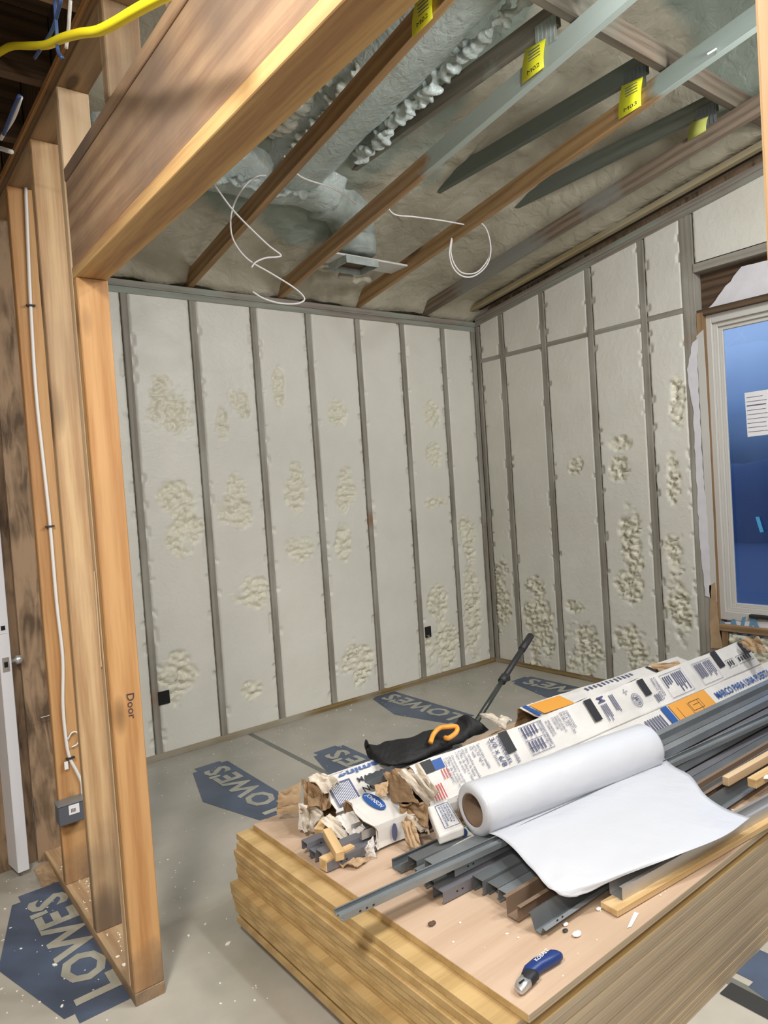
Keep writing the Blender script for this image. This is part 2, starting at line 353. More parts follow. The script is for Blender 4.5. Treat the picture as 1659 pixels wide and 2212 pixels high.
def tube(name, pts, r, mat, parent=None, seg=8, n=6, sm=True, rad=None, caps=True):
    path = smooth_path(pts, n) if sm else [V(p) for p in pts]
    o0 = path[0].copy()
    vs = []; fs = []; ref = V((.13, .2, 1)).normalized(); t0 = None
    for i, p in enumerate(path):
        t = (path[min(i+1, len(path)-1)]-path[max(i-1, 0)]).normalized()
        if t0 is None:
            nn = ref.cross(t); 
            if nn.length < .1: nn = V((1, 0, 0)).cross(t)
            nn.normalize()
        else:
            nn = (nn - t*nn.dot(t)).normalized()
        bb = t.cross(nn); t0 = t
        rr = rad[i*(len(rad)-1)//max(1, len(path)-1)] if rad else r
        for k in range(seg):
            a = 2*PI*k/seg; vs.append(p-o0+nn*math.cos(a)*rr+bb*math.sin(a)*rr)
    for i in range(len(path)-1):
        for k in range(seg):
            a = i*seg+k; b = i*seg+(k+1) % seg; fs.append((a, b, b+seg, a+seg))
    if caps: fs.append(tuple(range(seg))[::-1]); fs.append(tuple(len(vs)-seg+k for k in range(seg)))
    o = pyd(name, vs, fs, mat, None, True); o.location = o0
    if parent is not None: par(o, parent)
    return o
def sweep(name, prof, p0, p1, mat, parent=None, upv=(0, 0, 1), closed=True, bend=None):
    """thin profile [(side,up)...] swept from p0 to p1 as ONE mesh with end caps"""
    p0 = V(p0); p1 = V(p1); d = p1-p0; ln = d.length; d.normalize()
    u = V(upv); s = u.cross(d).normalized(); u = d.cross(s).normalized()
    n = len(prof); vs = []
    for X in (0, ln):
        for a, b in prof: vs.append((X, a, b))
    fs = [(i, (i+1) % n, n+(i+1) % n, n+i) for i in range(n)] + [tuple(range(n))[::-1], tuple(n+i for i in range(n))]
    me = bpy.data.meshes.new(name); me.from_pydata(vs, [], fs); me.update()
    bm = bmesh.new(); bm.from_mesh(me); bmesh.ops.recalc_face_normals(bm, faces=bm.faces); bmesh.ops.triangulate(bm, faces=[f for f in bm.faces if len(f.verts) > 4]); bm.to_mesh(me); bm.free()
    o = bpy.data.objects.new(name, me); COL.objects.link(o); me.materials.append(mat)
    o.matrix_world = Matrix(((d.x, s.x, u.x, p0.x), (d.y, s.y, u.y, p0.y), (d.z, s.z, u.z, p0.z), (0, 0, 0, 1)))
    if parent is not None: o.parent = parent; o.matrix_parent_inverse = pmat(parent).inverted()
    return o
def offset_profile(pts, t):
    """open polyline -> closed thin section of thickness t"""
    P = [V((a, b)) for a, b in pts]; nn = []
    for i in range(len(P)):
        a = P[max(i-1, 0)]; b = P[min(i+1, len(P)-1)]
        if 0 < i < len(P)-1:
            d1 = (P[i]-a).normalized(); d2 = (b-P[i]).normalized()
            n1 = V((-d1.y, d1.x)); n2 = V((-d2.y, d2.x)); m = (n1+n2); m = m/max(.3, m.length_squared)*2
            nn.append(m)
        else:
            d = (b-a).normalized(); nn.append(V((-d.y, d.x)))
    return [tuple(p) for p in P] + [tuple(P[i]+nn[i]*t) for i in range(len(P)-1, -1, -1)]
def quad(name, pts, mat, parent=None):
    c = sum((V(p) for p in pts), V())/len(pts)
    o = pyd(name, [V(p)-c for p in pts], [tuple(range(len(pts)))], mat); o.location = c
    if parent is not None: par(o, parent)
    return o
_font = {}
def text(name, s, org, xv, yv, mat, parent=None, bold=0):
    """lettering fitted in the parallelogram org, org+xv, org+yv"""
    cu = bpy.data.curves.new('t', 'FONT'); cu.body = s; cu.offset = bold; cu.resolution_u = 2; cu.space_line = .95
    t = bpy.data.objects.new('t', cu)
    me = bpy.data.meshes.new_from_object(t)
    bpy.data.objects.remove(t)
    xs = [v.co.x for v in me.vertices]; ys = [v.co.y for v in me.vertices]
    x0, x1, y0, y1 = min(xs), max(xs), min(ys), max(ys)
    xv = V(xv); yv = V(yv)
    for v in me.vertices: v.co = xv*((v.co.x-x0)/(x1-x0)) + yv*((v.co.y-y0)/(y1-y0))
    me.name = name
    o = link(name, me, mat); o.location = org
    if parent is not None: par(o, parent)
    return o
def struct(o): o['kind'] = 'structure'; return o
def nz(p, s=1.0): return noise.noise(V(p)*s)
def fbm(p, s=1.0, o=4):
    a = 0; k = 1
    for i in range(o): a += noise.noise(V(p)*s)*k; s *= 2.1; k *= .5
    return a

# ------------------------------------------------------------------ floor
fl = struct(pyd('floor', [(-9, -9, 0), (.14, -9, 0), (.14, .14, 0), (-9, .14, 0), (-9, -9, -.1), (.14, -9, -.1), (.14, .14, -.1), (-9, .14, -.1)],
    [(0, 1, 2, 3), (7, 6, 5, 4), (0, 4, 5, 1), (1, 5, 6, 2), (2, 6, 7, 3), (3, 7, 4, 0)], m_floor))
def floor_logo(xb, yc, ln=.82, dp=.215):
    h = ln/2; n = .035
    pts = [(0, -h), (-n, -h), (-n, -h-.03), (-dp+.03, -h-.03), (-dp+.03, -h+.02), (-dp, -h+.02), (-dp-.11, 0), (-dp, h-.02), (-dp+.03, h-.02), (-dp+.03, h+.03), (-n, h+.03), (-n, h), (0, h)]
    o = quad('printed_logo', [(xb+a, yc+b, .0012) for a, b in pts][::-1], m_logo, fl)
    text('printed_letters', "LOWE'S", (xb-.035, yc-h+.05, .0022), (0, ln-.10, 0), (-.145, 0, 0), m_logot, o, bold=.03)
for xb, yc in ((-2.52, -.72), (-3.535, -1.43), (-1.06, -.41), (-.16, -.92), (-1.93, -1.02), (-2.0, -3.46), (-3.2, -3.5), (-2.9, -4.9)):
    floor_logo(xb, yc)
for y0, y1 in ((-9, .0),):
    quad('seam_tape', [(-2.27, y0, .0008), (-2.225, y0, .0008), (-2.235, y1, .0008), (-2.205, y1, .0008)][::1][:2]+[(-2.205, y1, .0008), (-2.235, y1, .0008)], m_seam, fl)
tag(quad('floor_strip', [(-2.30, -3.75, .003), (-2.235, -3.75, .003), (-2.235, -3.03, .003), (-2.30, -3.03, .003)], m_strapk), 'black tape strip lying on floor beside the plywood stack', 'tape')

# ------------------------------------------------------------------ foam-filled stud walls
STUDS_A = [-(.3541+.4064*i) for i in range(8)]
PLATE_A = 2.6785
PA = [(c, r) for c, r in (
 ((-2.579,0,2.038), (.13,.20)), ((-2.537,0,1.326), (.13,.17)), ((-2.567,0,1.493), (.13,.12)), ((-2.191,0,1.454), (.12,.17)), ((-2.133,0,0.874), (.13,.11)), ((-2.16,0,0.266), (.10,.06)), ((-2.666,0,0.438),(.13,.15)),
 ((-1.834,0,2.169), (.05,.15)), ((-1.761,0,1.502), (.09,.20)), ((-1.776,0,1.105), (.11,.10)), ((-1.387,0,2.007), (.09,.13)), ((-1.373,0,1.48), (.09,.18)), ((-1.392,0,1.111), (.09,.16)), ((-1.355,0,0.294), (.15,.19)),
 ((-0.512,0,2.015), (.09,.10)), ((-0.515,0,1.697), (.08,.09)), ((-0.537,0,1.343), (.10,.05)), ((-0.564,0,0.58), (.11,.14)), ((-0.571,0,0.223), (.16,.22)), ((-0.227,0,1.046), (.10,.25)), ((-0.227,0,0.454), (.12,.40)), ((-2.115,0,2.073), (.09,.1)), ((-2.252,0,1.929),(.05,.1)))]
PB = [(c, r) for c, r in (
 ((0,-0.094,0.54), (.12,.32)), ((0,-0.483,0.643), (.13,.10)), ((0,-0.471,0.357), (.15,.30)), ((0,-0.878,0.236), (.17,.22)), ((0,-0.888,1.534), (.07,.07)), ((0,-0.818,0.532),(.1,.05)), ((0,-1.319,0.999), (.10,.26)), ((0,-1.3,0.296), (.17,.17)),
 ((0,-1.285,0.733), (.12,.14)), ((0,-1.64,1.429), (.05,.16)), ((0,-1.634,0.933), (.08,.16)), ((0,-1.633,0.579), (.11,.22)), ((0,-1.687,1.887), (.06,.14)), ((0,-1.245,1.512), (.12,.09)), ((0,-1.266,1.666),(.12,.05)), ((0,-0.434,-0.006),(.15,.1)))]
def foam_panel(parent, axis, u0, u1, z0, ztop, patches, seed=0):
    """one bay of shaved spray foam between two studs; axis 0: wall in plane Y=0, axis 1: plane X=0"""
    st = .0105; nu = max(3, int((u1-u0)/st)); zt = max(ztop(u0), ztop(u1)); nv = int((zt-z0)/st)
    vs = []; un = []; org = ((u0+u1)/2, 0, z0) if axis == 0 else (0, (u0+u1)/2, z0)
    for j in range(nv+1):
        for i in range(nu+1):
            u = u0+(u1-u0)*i/nu; z = z0+(ztop(u)-z0)*j/nv
            m = 0
            for c, (ru, rz) in patches:
                cu = c[0] if axis == 0 else c[1]
                du = (u-cu)/ru; dz = (z-c[2])/rz
                q = 1-(du*du+dz*dz)
                q += .9*nz((u*8+seed, z*6, seed))+.5*nz((u*22+seed, z*18, seed))-.1
                m = max(m, min(1, max(0, q*2.4)))
            edge = min(i, nu-i)*.7
            ew = min(1, edge/2.0)
            P = (u*1.0, seed*3.1, z)
            d = -.004+.0025*fbm(P, 4, 2)
            if m > 0:
                b = noise.cell_vector if 0 else None
                w = V((u, z*1.7, seed))
                a = noise.voronoi(w*27+V((0, 0, 3))*1.0, distance_metric='DISTANCE', exponent=2.5)[0]
                lump = (1-min(1, a[0]*1.25))
                rid = abs(fbm((u, z*2.0, seed), 11, 3))
                dd = -.016+.030*lump-.024*(1-min(1, rid*5))+.012*nz((u, z, 5+seed), 6)+.004*nz((u, z, seed), 40)
                d = d*(1-m)+dd*m
            # torn edges along the studs
            if edge < .5: d = -.02
            elif edge < 1.5 and nz((u*3, z*16, seed+9)) > .30: d = -.018
            ju = 0
            if edge < 1.5: ju = .003*nz((seed, z*30, u*5))
            x = V((u+ju-org[0], -d, z-z0)) if axis == 0 else V((-d, u+ju-org[1], z-z0))
            vs.append(x); un.append(m)
    fs = []
    w = nu+1
    for j in range(nv):
        for i in range(nu):
            q = (j*w+i, j*w+i+1, (j+1)*w+i+1, (j+1)*w+i)
            fs.append(q if axis == 0 else q[::-1])
    o = pyd('foam_panel', vs, fs, m_foam, None, True); o.location = org
    at = o.data.attributes.new('unshaved', 'FLOAT', 'POINT'); at.data.foreach_set('value', un)
    par(o, parent); return o

wa = struct(box('wall_back', (-3.7, .125, 0), (.14, .14, 5.0), m_osb, bev=0))
rag = lambda: random.uniform(-.002, .002)
for x in STUDS_A: board('stud', (x, .07, .038), (x, .07, PLATE_A), .14, .038, m_stud, wa, upv=(1, 0, 0))
board('stud', (-.022, .07, .038), (-.022, .07, PLATE_A), .14, .04, m_stud, wa, upv=(1, 0, 0))
board('bottom_plate', (-3.5, .07, .019), (0, .07, .019), .14, .038, m_plate, wa)
board('top_plate', (-3.5, .07, PLATE_A+.019), (0, .07, PLATE_A+.019), .14, .038, m_topplate, wa)
board('top_plate', (-3.5, .068, PLATE_A+.0575), (0, .068, PLATE_A+.0575), .144, .038, m_topplate, wa)
ed = [-.044]+[v for x in STUDS_A for v in (x+.019, x-.019)]
for k in range(8):
    foam_panel(wa, 0, ed[2*k+1], ed[2*k], .038, lambda u: PLATE_A, PA, seed=k*1.7)

wb = struct(empty('wall_right', (0, -1.5, 0)))
rake = lambda y: 2.717+.1518*(-y)
STUDS_B = [-(.2732+.4064*i) for i in range(4)]
for y in STUDS_B+[-1.778, -1.8165]:
    h = rake(y)
    board('stud', (.07, y, .038), (.07, y, h), .14, .038, m_stud, wb, upv=(0, 1, 0))
board('stud', (.07, -.02, .038), (.07, -.02, rake(0)), .14, .036, m_stud, wb, upv=(0, 1, 0))
board('bottom_plate', (.07, -4.4, .019), (.07, 0, .019), .14, .038, m_plate, wb)
zb = 2.438
yy = [-.04]+STUDS_B+[-1.778]
for a, b in zip(yy[:-1], yy[1:]):
    a2 = a-.019 if a != -.04 else a; b2 = b+.019
    board('blocking', (.071, a2, zb), (.071, b2, zb), .135, .034, m_stud, wb)
    foam_panel(wb, 1, b2, a2, .038, lambda u: zb-.017, PB, seed=20+a*3)
    foam_panel(wb, 1, b2, a2, zb+.017, rake, PB, seed=40+a*3)
board('rake_plate', (.07, .0, rake(0)+.019), (.07, -4.4, rake(-4.4)+.019), .14, .038, m_topplate, wb)
board('rake_plate', (.072, .0, rake(0)+.058), (.072, -4.4, rake(-4.4)+.058), .144, .037, m_topplate, wb)
foam_panel(wb, 1, -3.4, -1.836, 2.70, rake, [], seed=77)
board('header_edge', (.06, -3.4, 2.668), (.06, -1.836, 2.668), .13, .05, m_stud, wb)
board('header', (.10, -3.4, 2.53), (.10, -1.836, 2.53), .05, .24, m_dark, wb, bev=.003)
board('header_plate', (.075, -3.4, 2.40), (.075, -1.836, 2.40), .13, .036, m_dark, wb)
board('trimmer_stud', (.06, -1.856, .038), (.06, -1.856, 2.40), .12, .036, m_mid, wb, upv=(0, 1, 0))
board('sill_plate', (.07, -3.4, .505), (.07, -1.874, .505), .14, .038, m_mid, wb)
board('cripple_stud', (.07, -1.91, .038), (.07, -1.91, .486), .12, .038, m_mid, wb, upv=(0, 1, 0))
foam_panel(wb, 1, -2.3, -1.93, .038, lambda u: .47, [((0, -2.1, .3), (.3, .3))], seed=51)
foam_panel(wb, 1, -3.4, -2.31, .038, lambda u: .47, [((0, -2.8, .3), (.6, .3))], seed=52)
board('end_wall_stud', (.07, -3.44, .038), (.07, -3.44, rake(-3.44)), .14, .08, m_stud, wb, upv=(0, 1, 0))
box('sheathing', (.127, -6.9, .0), (.145, -3.48, 5.0), m_osb, wb, bev=0)
box('sheathing', (.127, -3.48, 2.38), (.145, .12, 5.0), m_osb, wb, bev=0)
box('sheathing', (.127, -1.86, 0), (.145, .12, 2.38), m_osb, wb, bev=0)
box('sheathing', (.127, -3.48, 0), (.145, -1.86, .5), m_osb, wb, bev=0)

# ------------------------------------------------------------------ window
wn = struct(empty('window_1', (.09, -2.5, .55)))
WX = .05
fo = (0.05,-1.862,2.384); fi = (0.05,-1.958,2.281); fb = (0.05,-1.844,0.546); fbi = (0.05,-1.954,0.642)
yo = (fo[1]+fb[1])/2; yi = (fi[1]+fbi[1])/2; zt_, zb_ = fo[2], fb[2]; zti, zbi = fi[2], fbi[2]
YR = -3.28
def frame_ring(name, x0, x1, ya, yb, za, zb2, w, mat, parent):
    box(name, (x0, ya-w, za), (x1, ya, zb2), mat, parent, bev=.002)
    box(name, (x0, yb, za), (x1, yb+w, zb2), mat, parent, bev=.002)
    box(name, (x0, yb+w, zb2-w), (x1, ya-w, zb2), mat, parent, bev=.002)
    box(name, (x0, yb+w, za), (x1, ya-w, za+w), mat, parent, bev=.002)
w_all = yo-yi
frame_ring('window_frame', .045, .12, yo, YR, zb_, zt_, w_all*.5, m_pvc, wn)
frame_ring('sash_frame', .065, .11, yo-w_all*.5, YR+w_all*.5, zb_+w_all*.5, zt_-w_all*.5, w_all*.25, m_pvc, wn)
frame_ring('glazing_bead', .08, .10, yo-w_all*.75, YR+w_all*.75, zb_+w_all*.75, zt_-w_all*.75, w_all*.22, m_pvc, wn)
box('pane', (.09, YR+w_all, zb_+w_all), (.094, yo-w_all, zt_-w_all), m_glass, wn, bev=0)
hl = box('lock_handle', (.018, yo-.34, zb_+.03), (.05, yo-.20, zb_+.052), m_black, wn, bev=.006)
def ragged(name, pts, mat, parent, th=.003, jit=.004, nrm=(1, 0, 0)):
    P = []
    for a, b in zip(pts, pts[1:]+pts[:1]):
        a = V(a); b = V(b); n = max(1, int((b-a).length/.03))
        for k in range(n):
            q = a.lerp(b, k/n)
            if 0 < k: q = q+V((0, random.uniform(-jit, jit), random.uniform(-jit, jit)))
            P.append(q)
    c = sum(P, V())/len(P); n = len(P); nn = V(nrm)*th
    vs = [p-c for p in P]+[p-c+nn for p in P]
    fs = [tuple(range(n)), tuple(range(2*n-1, n-1, -1))]+[(i, (i+1) % n, n+(i+1) % n, n+i)[::-1] for i in range(n)]
    o = pyd(name, vs, fs, mat); o.location = c
    bm = bmesh.new(); bm.from_mesh(o.data); bmesh.ops.recalc_face_normals(bm, faces=bm.faces); bm.to_mesh(o.data); bm.free()
    if parent is not None: par(o, parent)
    return o
ragged('house_wrap', [(0.04,-2.101,2.611),(0.04,-2.249,2.605),(0.04,-2.245,2.406),(0.04,-1.885,2.408),(0.04,-1.867,2.396)], m_wrap, wb)
ragged('house_wrap', [(-0.004,-1.766,2.079),(-0.004,-1.81,2.233),(-0.004,-1.84,2.249),(-0.004,-1.83,2.062),(-0.004,-1.832,1.504),(-0.004,-1.845,1.082),(-0.004,-1.845,0.68),(-0.004,-1.807,0.692),(-0.004,-1.79,1.081),(-0.004,-1.789,1.507),(-0.004,-1.792,1.845),(-0.004,-1.772,1.974)], m_wrap, wb)
ragged('jamb_strip', [(-0.003,-1.835,2.267),(-0.003,-1.879,2.296),(-0.003,-1.885,1.639),(-0.003,-1.88,0.661),(-0.003,-1.84,0.657),(-0.003,-1.838,1.503)], m_pvc, wb, jit=.0005)
lw = ragged('house_wrap', [(0.035,-1.851,0.53),(0.035,-2.234,0.572),(0.035,-2.252,0.41),(0.035,-1.96,0.326),(0.035,-1.908,0.417)], m_wrap, wb)
o_ = (0.033,-1.884,0.372); x_ = (0.033,-2.101,0.443)
text('wrap_print', 'WA', (0.031,-1.881,0.394), V((0.031,-2.129,0.466))-V((0.031,-1.881,0.394)), V((0.031,-1.877,0.536))-V((0.031,-1.881,0.394)), m_wrapb, lw, bold=.03)
tube('gap_foam', [(0.045,-1.844,2.385),(0.045,-1.839,2.342),(0.045,-1.843,2.308),(0.045,-1.836,2.281)], .006, m_yfoam, wb)
tube('gap_foam', [(0.043,-1.875,2.411),(0.043,-1.977,2.414),(0.043,-2.084,2.407),(0.043,-2.213,2.401)], .004, m_yfoam, wb)
tube('gap_foam', [(0.044,-1.836,1.783),(0.044,-1.83,1.219),(0.044,-1.841,0.821),(0.044,-1.847,0.651)], .004, m_yfoam, wb)
ragged('torn_wrap', [(-0.004,-1.837,0.756),(-0.004,-1.875,0.779),(-0.004,-1.884,0.548),(-0.004,-1.898,0.381),(-0.004,-1.826,0.371)], m_kraft_l, wb)
pp = [(0.075,-2.066,1.894),(0.075,-2.251,1.896),(0.075,-2.265,1.642),(0.075,-2.072,1.637)]
ps = tag(quad('paper_sheet', pp, m_white), 'white printed paper sheet taped to the dark window pane', 'paper')
for k in range(9):
    z = pp[0][2]-.03-k*.025; yl = pp[0][1]-.01
    if z > pp[3][2]+.02: box('printed_line', (.0735, yl-.13+random.uniform(0, .04), z), (.0745, yl, z+(.006 if k == 2 else .0025)), m_ink, ps, bev=0)
tag(quad('tape_piece', [(0.074,-2.095,1.167),(0.074,-2.116,1.169),(0.074,-2.138,1.08),(0.074,-2.117,1.077)], m_tapeb), 'short strip of blue tape stuck on window glass', 'tape')

# outside at dusk
gd = struct(pyd('ground', [(.2, -20, -.5), (40, -20, -.5), (40, 30, -.5), (.2, 30, -.5)], [(0, 1, 2, 3)], m_hedge))
vs = []; fs = []
for i in range(61):
    for j in range(9):
        y = -16+i*.5; h = 1.55+.5*nz((y*.5, 0, 1))+.35*nz((y*1.7, 0, 5))
        a = PI*j/8
        vs.append((15-math.cos(a)*1.5+.3*nz((y, j, 0)), y+.2*nz((y*2, j, 7)), -.5+(h+.5)*math.sin(a)**.6))
for i in range(60):
    for j in range(8): q = i*9+j; fs.append((q, q+9, q+10, q+1))
tag(pyd('hedge', vs, fs, m_hedge, None, True), 'dark hedge line seen through the window at dusk', 'hedge')

# ------------------------------------------------------------------ stud wall with the header over the opening
XC = -3.573; XM = XC+.0445
wl = struct(empty('wall_left', (XM, -1.4, 0)))
def cstud(name, yf, z0, z1, mat, w=.089):
    return board(name, (XM, yf+.019, z0), (XM, yf+.019, z1), w, .038, mat, wl, upv=(0, 1, 0), bev=.003)
cstud('jack_stud', -1.918, .038, 2.15, m_post)
cstud('king_stud', -1.879, .038, 2.705, m_strip)
for y, m in ((-1.5256, m_post2), (-1.118, m_post)): cstud('stud', y, .038, 2.705, m)
board('bottom_plate', (XM, -1.919, .019), (XM, -.76, .019), .0895, .038, m_post2, wl)
board('top_plate', (XM, -5.4, 2.724), (XM, -.7, 2.724), .089, .038, m_mid, wl)
board('top_plate', (XM-.004, -5.4, 2.754), (XM-.004, -.7, 2.754), .095, .020, m_post, wl)
board('header_bottom_plate', (XM, -3.757, 2.1675), (XM, -1.88, 2.1675), .089, .035, m_headplate, wl, bev=.002)
board('header_board', (XM-.022, -3.757, 2.308), (XM-.022, -1.88, 2.308), .038, .244, m_headboard, wl)
board('header_board', (XM+.022, -3.757, 2.308), (XM+.022, -1.88, 2.308), .038, .244, m_headboard, wl)
board('header_top_plate', (XM, -3.757, 2.449), (XM, -1.88, 2.449), .089, .036, m_headboard, wl, bev=.002)
for y in (-2.315, -2.72, -3.13): cstud('cripple_stud', y, 2.468, 2.705, m_post2)
cstud('jack_stud', -3.835, .038, 2.15, m_post2); cstud('king_stud', -3.874, .038, 2.705, m_post2)
for y in (-4.3, -4.7, -5.1): cstud('stud', y, .038, 2.705, m_post2)
board('bottom_plate', (XM, -5.4, .019), (XM, -3.797, .019), .089, .038, m_post2, wl)
# handwriting on the post
text('pencil_writing', 'Door', (XC+.045, -1.9195, .93), (.002, 0, -.075), (.022, 0, 0), m_inkk, wl)
# pale sliver on king stud
board('splinter_strip', (-3.577,-1.868,1.299), (-3.577,-1.859,1.014), .004, .010, m_strip, wl, upv=(0, 1, 0), bev=0)
ob = struct(empty('wall_far_left', (-4.2, -.75, 0)))
for k, (x0, x1, z0, z1) in enumerate(((-4.6, -3.60, 0, 1.9), (-4.6, -3.60, 1.905, 2.70), (-5.6, -4.605, 0, 2.4), (-9, -5.605, 0, 2.4))):
    box('osb_sheet', (x0, -.74+k*.002, z0+.0), (x1, -.725, z1), m_osb, ob, bev=.002)
box('osb_sheet', (-3.60, -.762, 0.0), (-3.44, -.747, 2.765), m_osb, ob, bev=.001)
box('patch_panel', (-3.644,-0.76,1.962), V((-3.655,-0.745,0.241))+V((.0, .012, 0)), m_mid, ob, bev=0) if 0 else None
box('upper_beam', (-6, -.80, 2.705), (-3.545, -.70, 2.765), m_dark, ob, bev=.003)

# ------------------------------------------------------------------ ceilings
def deck_z(x, y):
    a = -y
    z = 2.86+.10*min(1, a/.10)+.40*a if a < 99 else 0
    return z
def make_roof():
    nx, ny = 130, 170; vs = []; fs = []; sp = []
    x0, x1, y0, y1 = -3.53, .125, -4.6, .12
    for j in range(ny+1):
        for i in range(nx+1):
            x = x0+(x1-x0)*i/nx; y = y0+(y1-y0)*j/ny
            a = max(0, -y)
            z = 2.772 + .125*(1-math.exp(-a/.06)) + .40*a
            lump = (1-min(1, noise.voronoi(V((x, y*1.3, 0))*7)[0][0]*1.3))
            z += .045*fbm((x, y, 0), 2.3, 4) - .03*lump*max(0, min(1, .5+1.5*nz((x, y, 9), 1.2)))
            # foam builds up against wall_right
            e = max(0, min(1, (x+.62)/.5)); e = e*e*(3-2*e)*min(1, a/.12)
            z = z*(1-e) + (2.868+.157*a+.02*fbm((x, y, 4), 2.5, 3))*e
            vs.append((x, y, max(2.760, z)))
            # green over-spray
            g = 0
            for (gx, gy, rx, ry) in ((-2.2, -.75, .55, .28), (-1.9, -1.8, .5, 1.1), (-.9, -2.55, .8, .35), (-1.75, -.45, .35, .12), (-.55, -3.2, .7, .5)):
                q = 1.1-math.sqrt(((x-gx)/rx)**2+((y-gy)/ry)**2)+.6*nz((x, y, 3), 3.5)
                g = max(g, min(1, max(0, q*4)))
            sp.append(g)
    w = nx+1
    for j in range(ny):
        for i in range(nx): fs.append((j*w+i, (j+1)*w+i, (j+1)*w+i+1, j*w+i+1))
    o = pyd('ceiling', vs, fs, m_ceil, None, True)
    at = o.data.attributes.new('spray', 'FLOAT', 'POINT'); at.data.foreach_set('value', sp)
    return struct(o)
roof = make_roof()
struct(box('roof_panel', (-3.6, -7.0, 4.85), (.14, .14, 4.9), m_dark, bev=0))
struct(box('wall_room_end', (-3.53, -4.62, 0), (.12, -4.5, 4.9), m_drywall, bev=0))

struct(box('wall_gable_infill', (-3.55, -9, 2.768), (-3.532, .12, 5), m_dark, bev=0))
c2 = struct(empty('ceiling_hall', (-5, -3, 2.9)))
for k, y in enumerate([-.95-.4*i for i in range(14)]):
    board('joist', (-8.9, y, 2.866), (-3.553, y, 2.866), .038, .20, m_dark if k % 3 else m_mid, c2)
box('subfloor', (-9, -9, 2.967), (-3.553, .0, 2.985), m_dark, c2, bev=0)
for k, (x, y) in enumerate(((-4.05, -1.25), (-3.9, -2.05), (-4.3, -1.65))):
    board('blocking', (x, y-.18, 2.87), (x, y+.18, 2.87), .038, .18, m_mid, c2)
struct(box('wall_hall_end', (-9.02, -9, 0), (-9, .1, 3.1), m_drywall, bev=0))
struct(box('wall_hall_back', (-9, -9.02, 0), (.14, -9, 5), m_drywall, bev=0))
struct(box('wall_hall_side', (-3.50, -9, 0), (-3.48, -5.45, 5), m_drywall, bev=0))

# trusses
BC = lambda y: 2.762+.157*(-y)          # underside of bottom chords
TR = [(-2.405, m_chord, m_web, 'darkest wood roof truss, next to the header, with dusty yellow tag'),
      (-1.79, m_chordw, m_webm, 'pale green sprayed roof truss beside the foam-covered duct'),
      (-1.167, m_chord3, m_web, 'orange-brown roof truss with a bright yellow tag and a large knot'),
      (-.543, m_chordg, m_web, 'grey dusty roof truss nearest the window wall')]
truss = []
def plate_teeth(parent, x, y, z, mat):
    p = box('gusset_plate', (x-.0015, y-.05, z-.05), (x, y+.055, z+.055), mat, parent, bev=0)
    for k in range(5):
        box('tooth_row', (x-.0035, y-.042+k*.02, z-.045), (x-.0015, y-.036+k*.02, z+.05), mat, p, bev=0)
for k, (X, mc, mw, lab) in enumerate(TR):
    t = empty('roof_truss', (X, 0, 2.757), lab, 'truss', 'scissor roof trusses over the room')
    s = 1/math.cos(math.atan(.157)); xm = X+.019
    board('bottom_chord', (xm, .10, BC(.10)+.045*s), (xm, -4.45, BC(-4.45)+.045*s), .038, .089, mc, t, bev=.002)
    board('web', (xm, -2.28, 3.305), (xm, -.60, 3.275), .036, .089, mw, t, bev=.002)
    board('top_chord', (xm, .05, 3.06), (xm, -4.45, 4.93), .038, .089, mc, t)
    plate_teeth(t, X, -2.235, 3.245, m_galv if k == 1 else m_steel_d)
    truss.append(t)
t = empty('roof_truss', (-.09, 0, 2.8), 'yellowish gable truss chord running just above the sloping wall plate', 'truss', 'scissor roof trusses over the room')
board('bottom_chord', (-.06, .0, 2.838), (-.06, -4.45, 2.838+.157*4.45), .05, .035, m_ledge, t, bev=.004)
board('web', (.015, .0, 2.868), (.015, -4.45, 2.868+.157*4.45), .05, .05, m_dark, t)
lb = tag(board('lateral_brace', (-2.9, -2.36, 3.28), (.0, -2.36, 3.28), .038, .10, m_brace), 'long brace board crossing over the roof trusses', 'board')
lb2 = tag(board('lateral_brace', (-2.35, -2.50, 3.30), (-1.72, -2.50, 3.30), .038, .089, m_webm), 'short pale green brace board above the duct trusses', 'board')

def paper_tag(x, y0, y1, z0, z1, mat, txt, lab, bend=.012):
    n = 6; vs = []; fs = []
    for i in range(n+1):
        f = i/n
        b = -.004-bend*math.sin(f*PI*.8)
        ya = y1+(y1*0); vs += [(x+b, y0+.02*f, z1+(z0-z1)*f), (x+b, y1-.012*(1-f)-.0, z1-.01+(z0+.022-z1)*f)]
    for i in range(n): fs.append((2*i, 2*i+1, 2*i+3, 2*i+2))
    c = V((x, (y0+y1)/2, (z0+z1)/2))
    o = pyd('paper_tag', [V(v)-c for v in vs], fs, mat, None, True); o.location = c
    sd = o.modifiers.new('s', 'SOLIDIFY'); sd.thickness = .0006
    if txt:
        text('tag_print', txt, (x-.0165, y0-.012, z0+.018), (0, y1-y0+.03, .006), (0, 0, .016), m_inkk, o)
        for k in range(4): box('tag_line', (x-.0166, y1+.012, z1-.028-k*.012), (x-.0155, y0-.022, z1-.025-k*.012), m_ink, o, bev=0)
    tag(o, lab, 'paper tag', 'yellow paper tags stapled to the trusses')
paper_tag(-2.407, -2.155, -2.245, 3.075, 3.19, m_tag, 'M02', 'yellow paper tag curled under the truss nearest the header')
paper_tag(-1.792, -2.13, -2.225, 3.105, 3.235, m_tag, 'M02', 'yellow paper tag on the pale green sprayed truss')
paper_tag(-1.169, -2.165, -2.262, 3.105, 3.25, m_tag, 'M03', 'bright yellow paper tag marked M03 beside a dark knot')
paper_tag(-.545, -2.155, -2.235, 3.16, 3.25, m_tagd, None, 'dusty half-hidden yellow tag on the grey truss near the window')

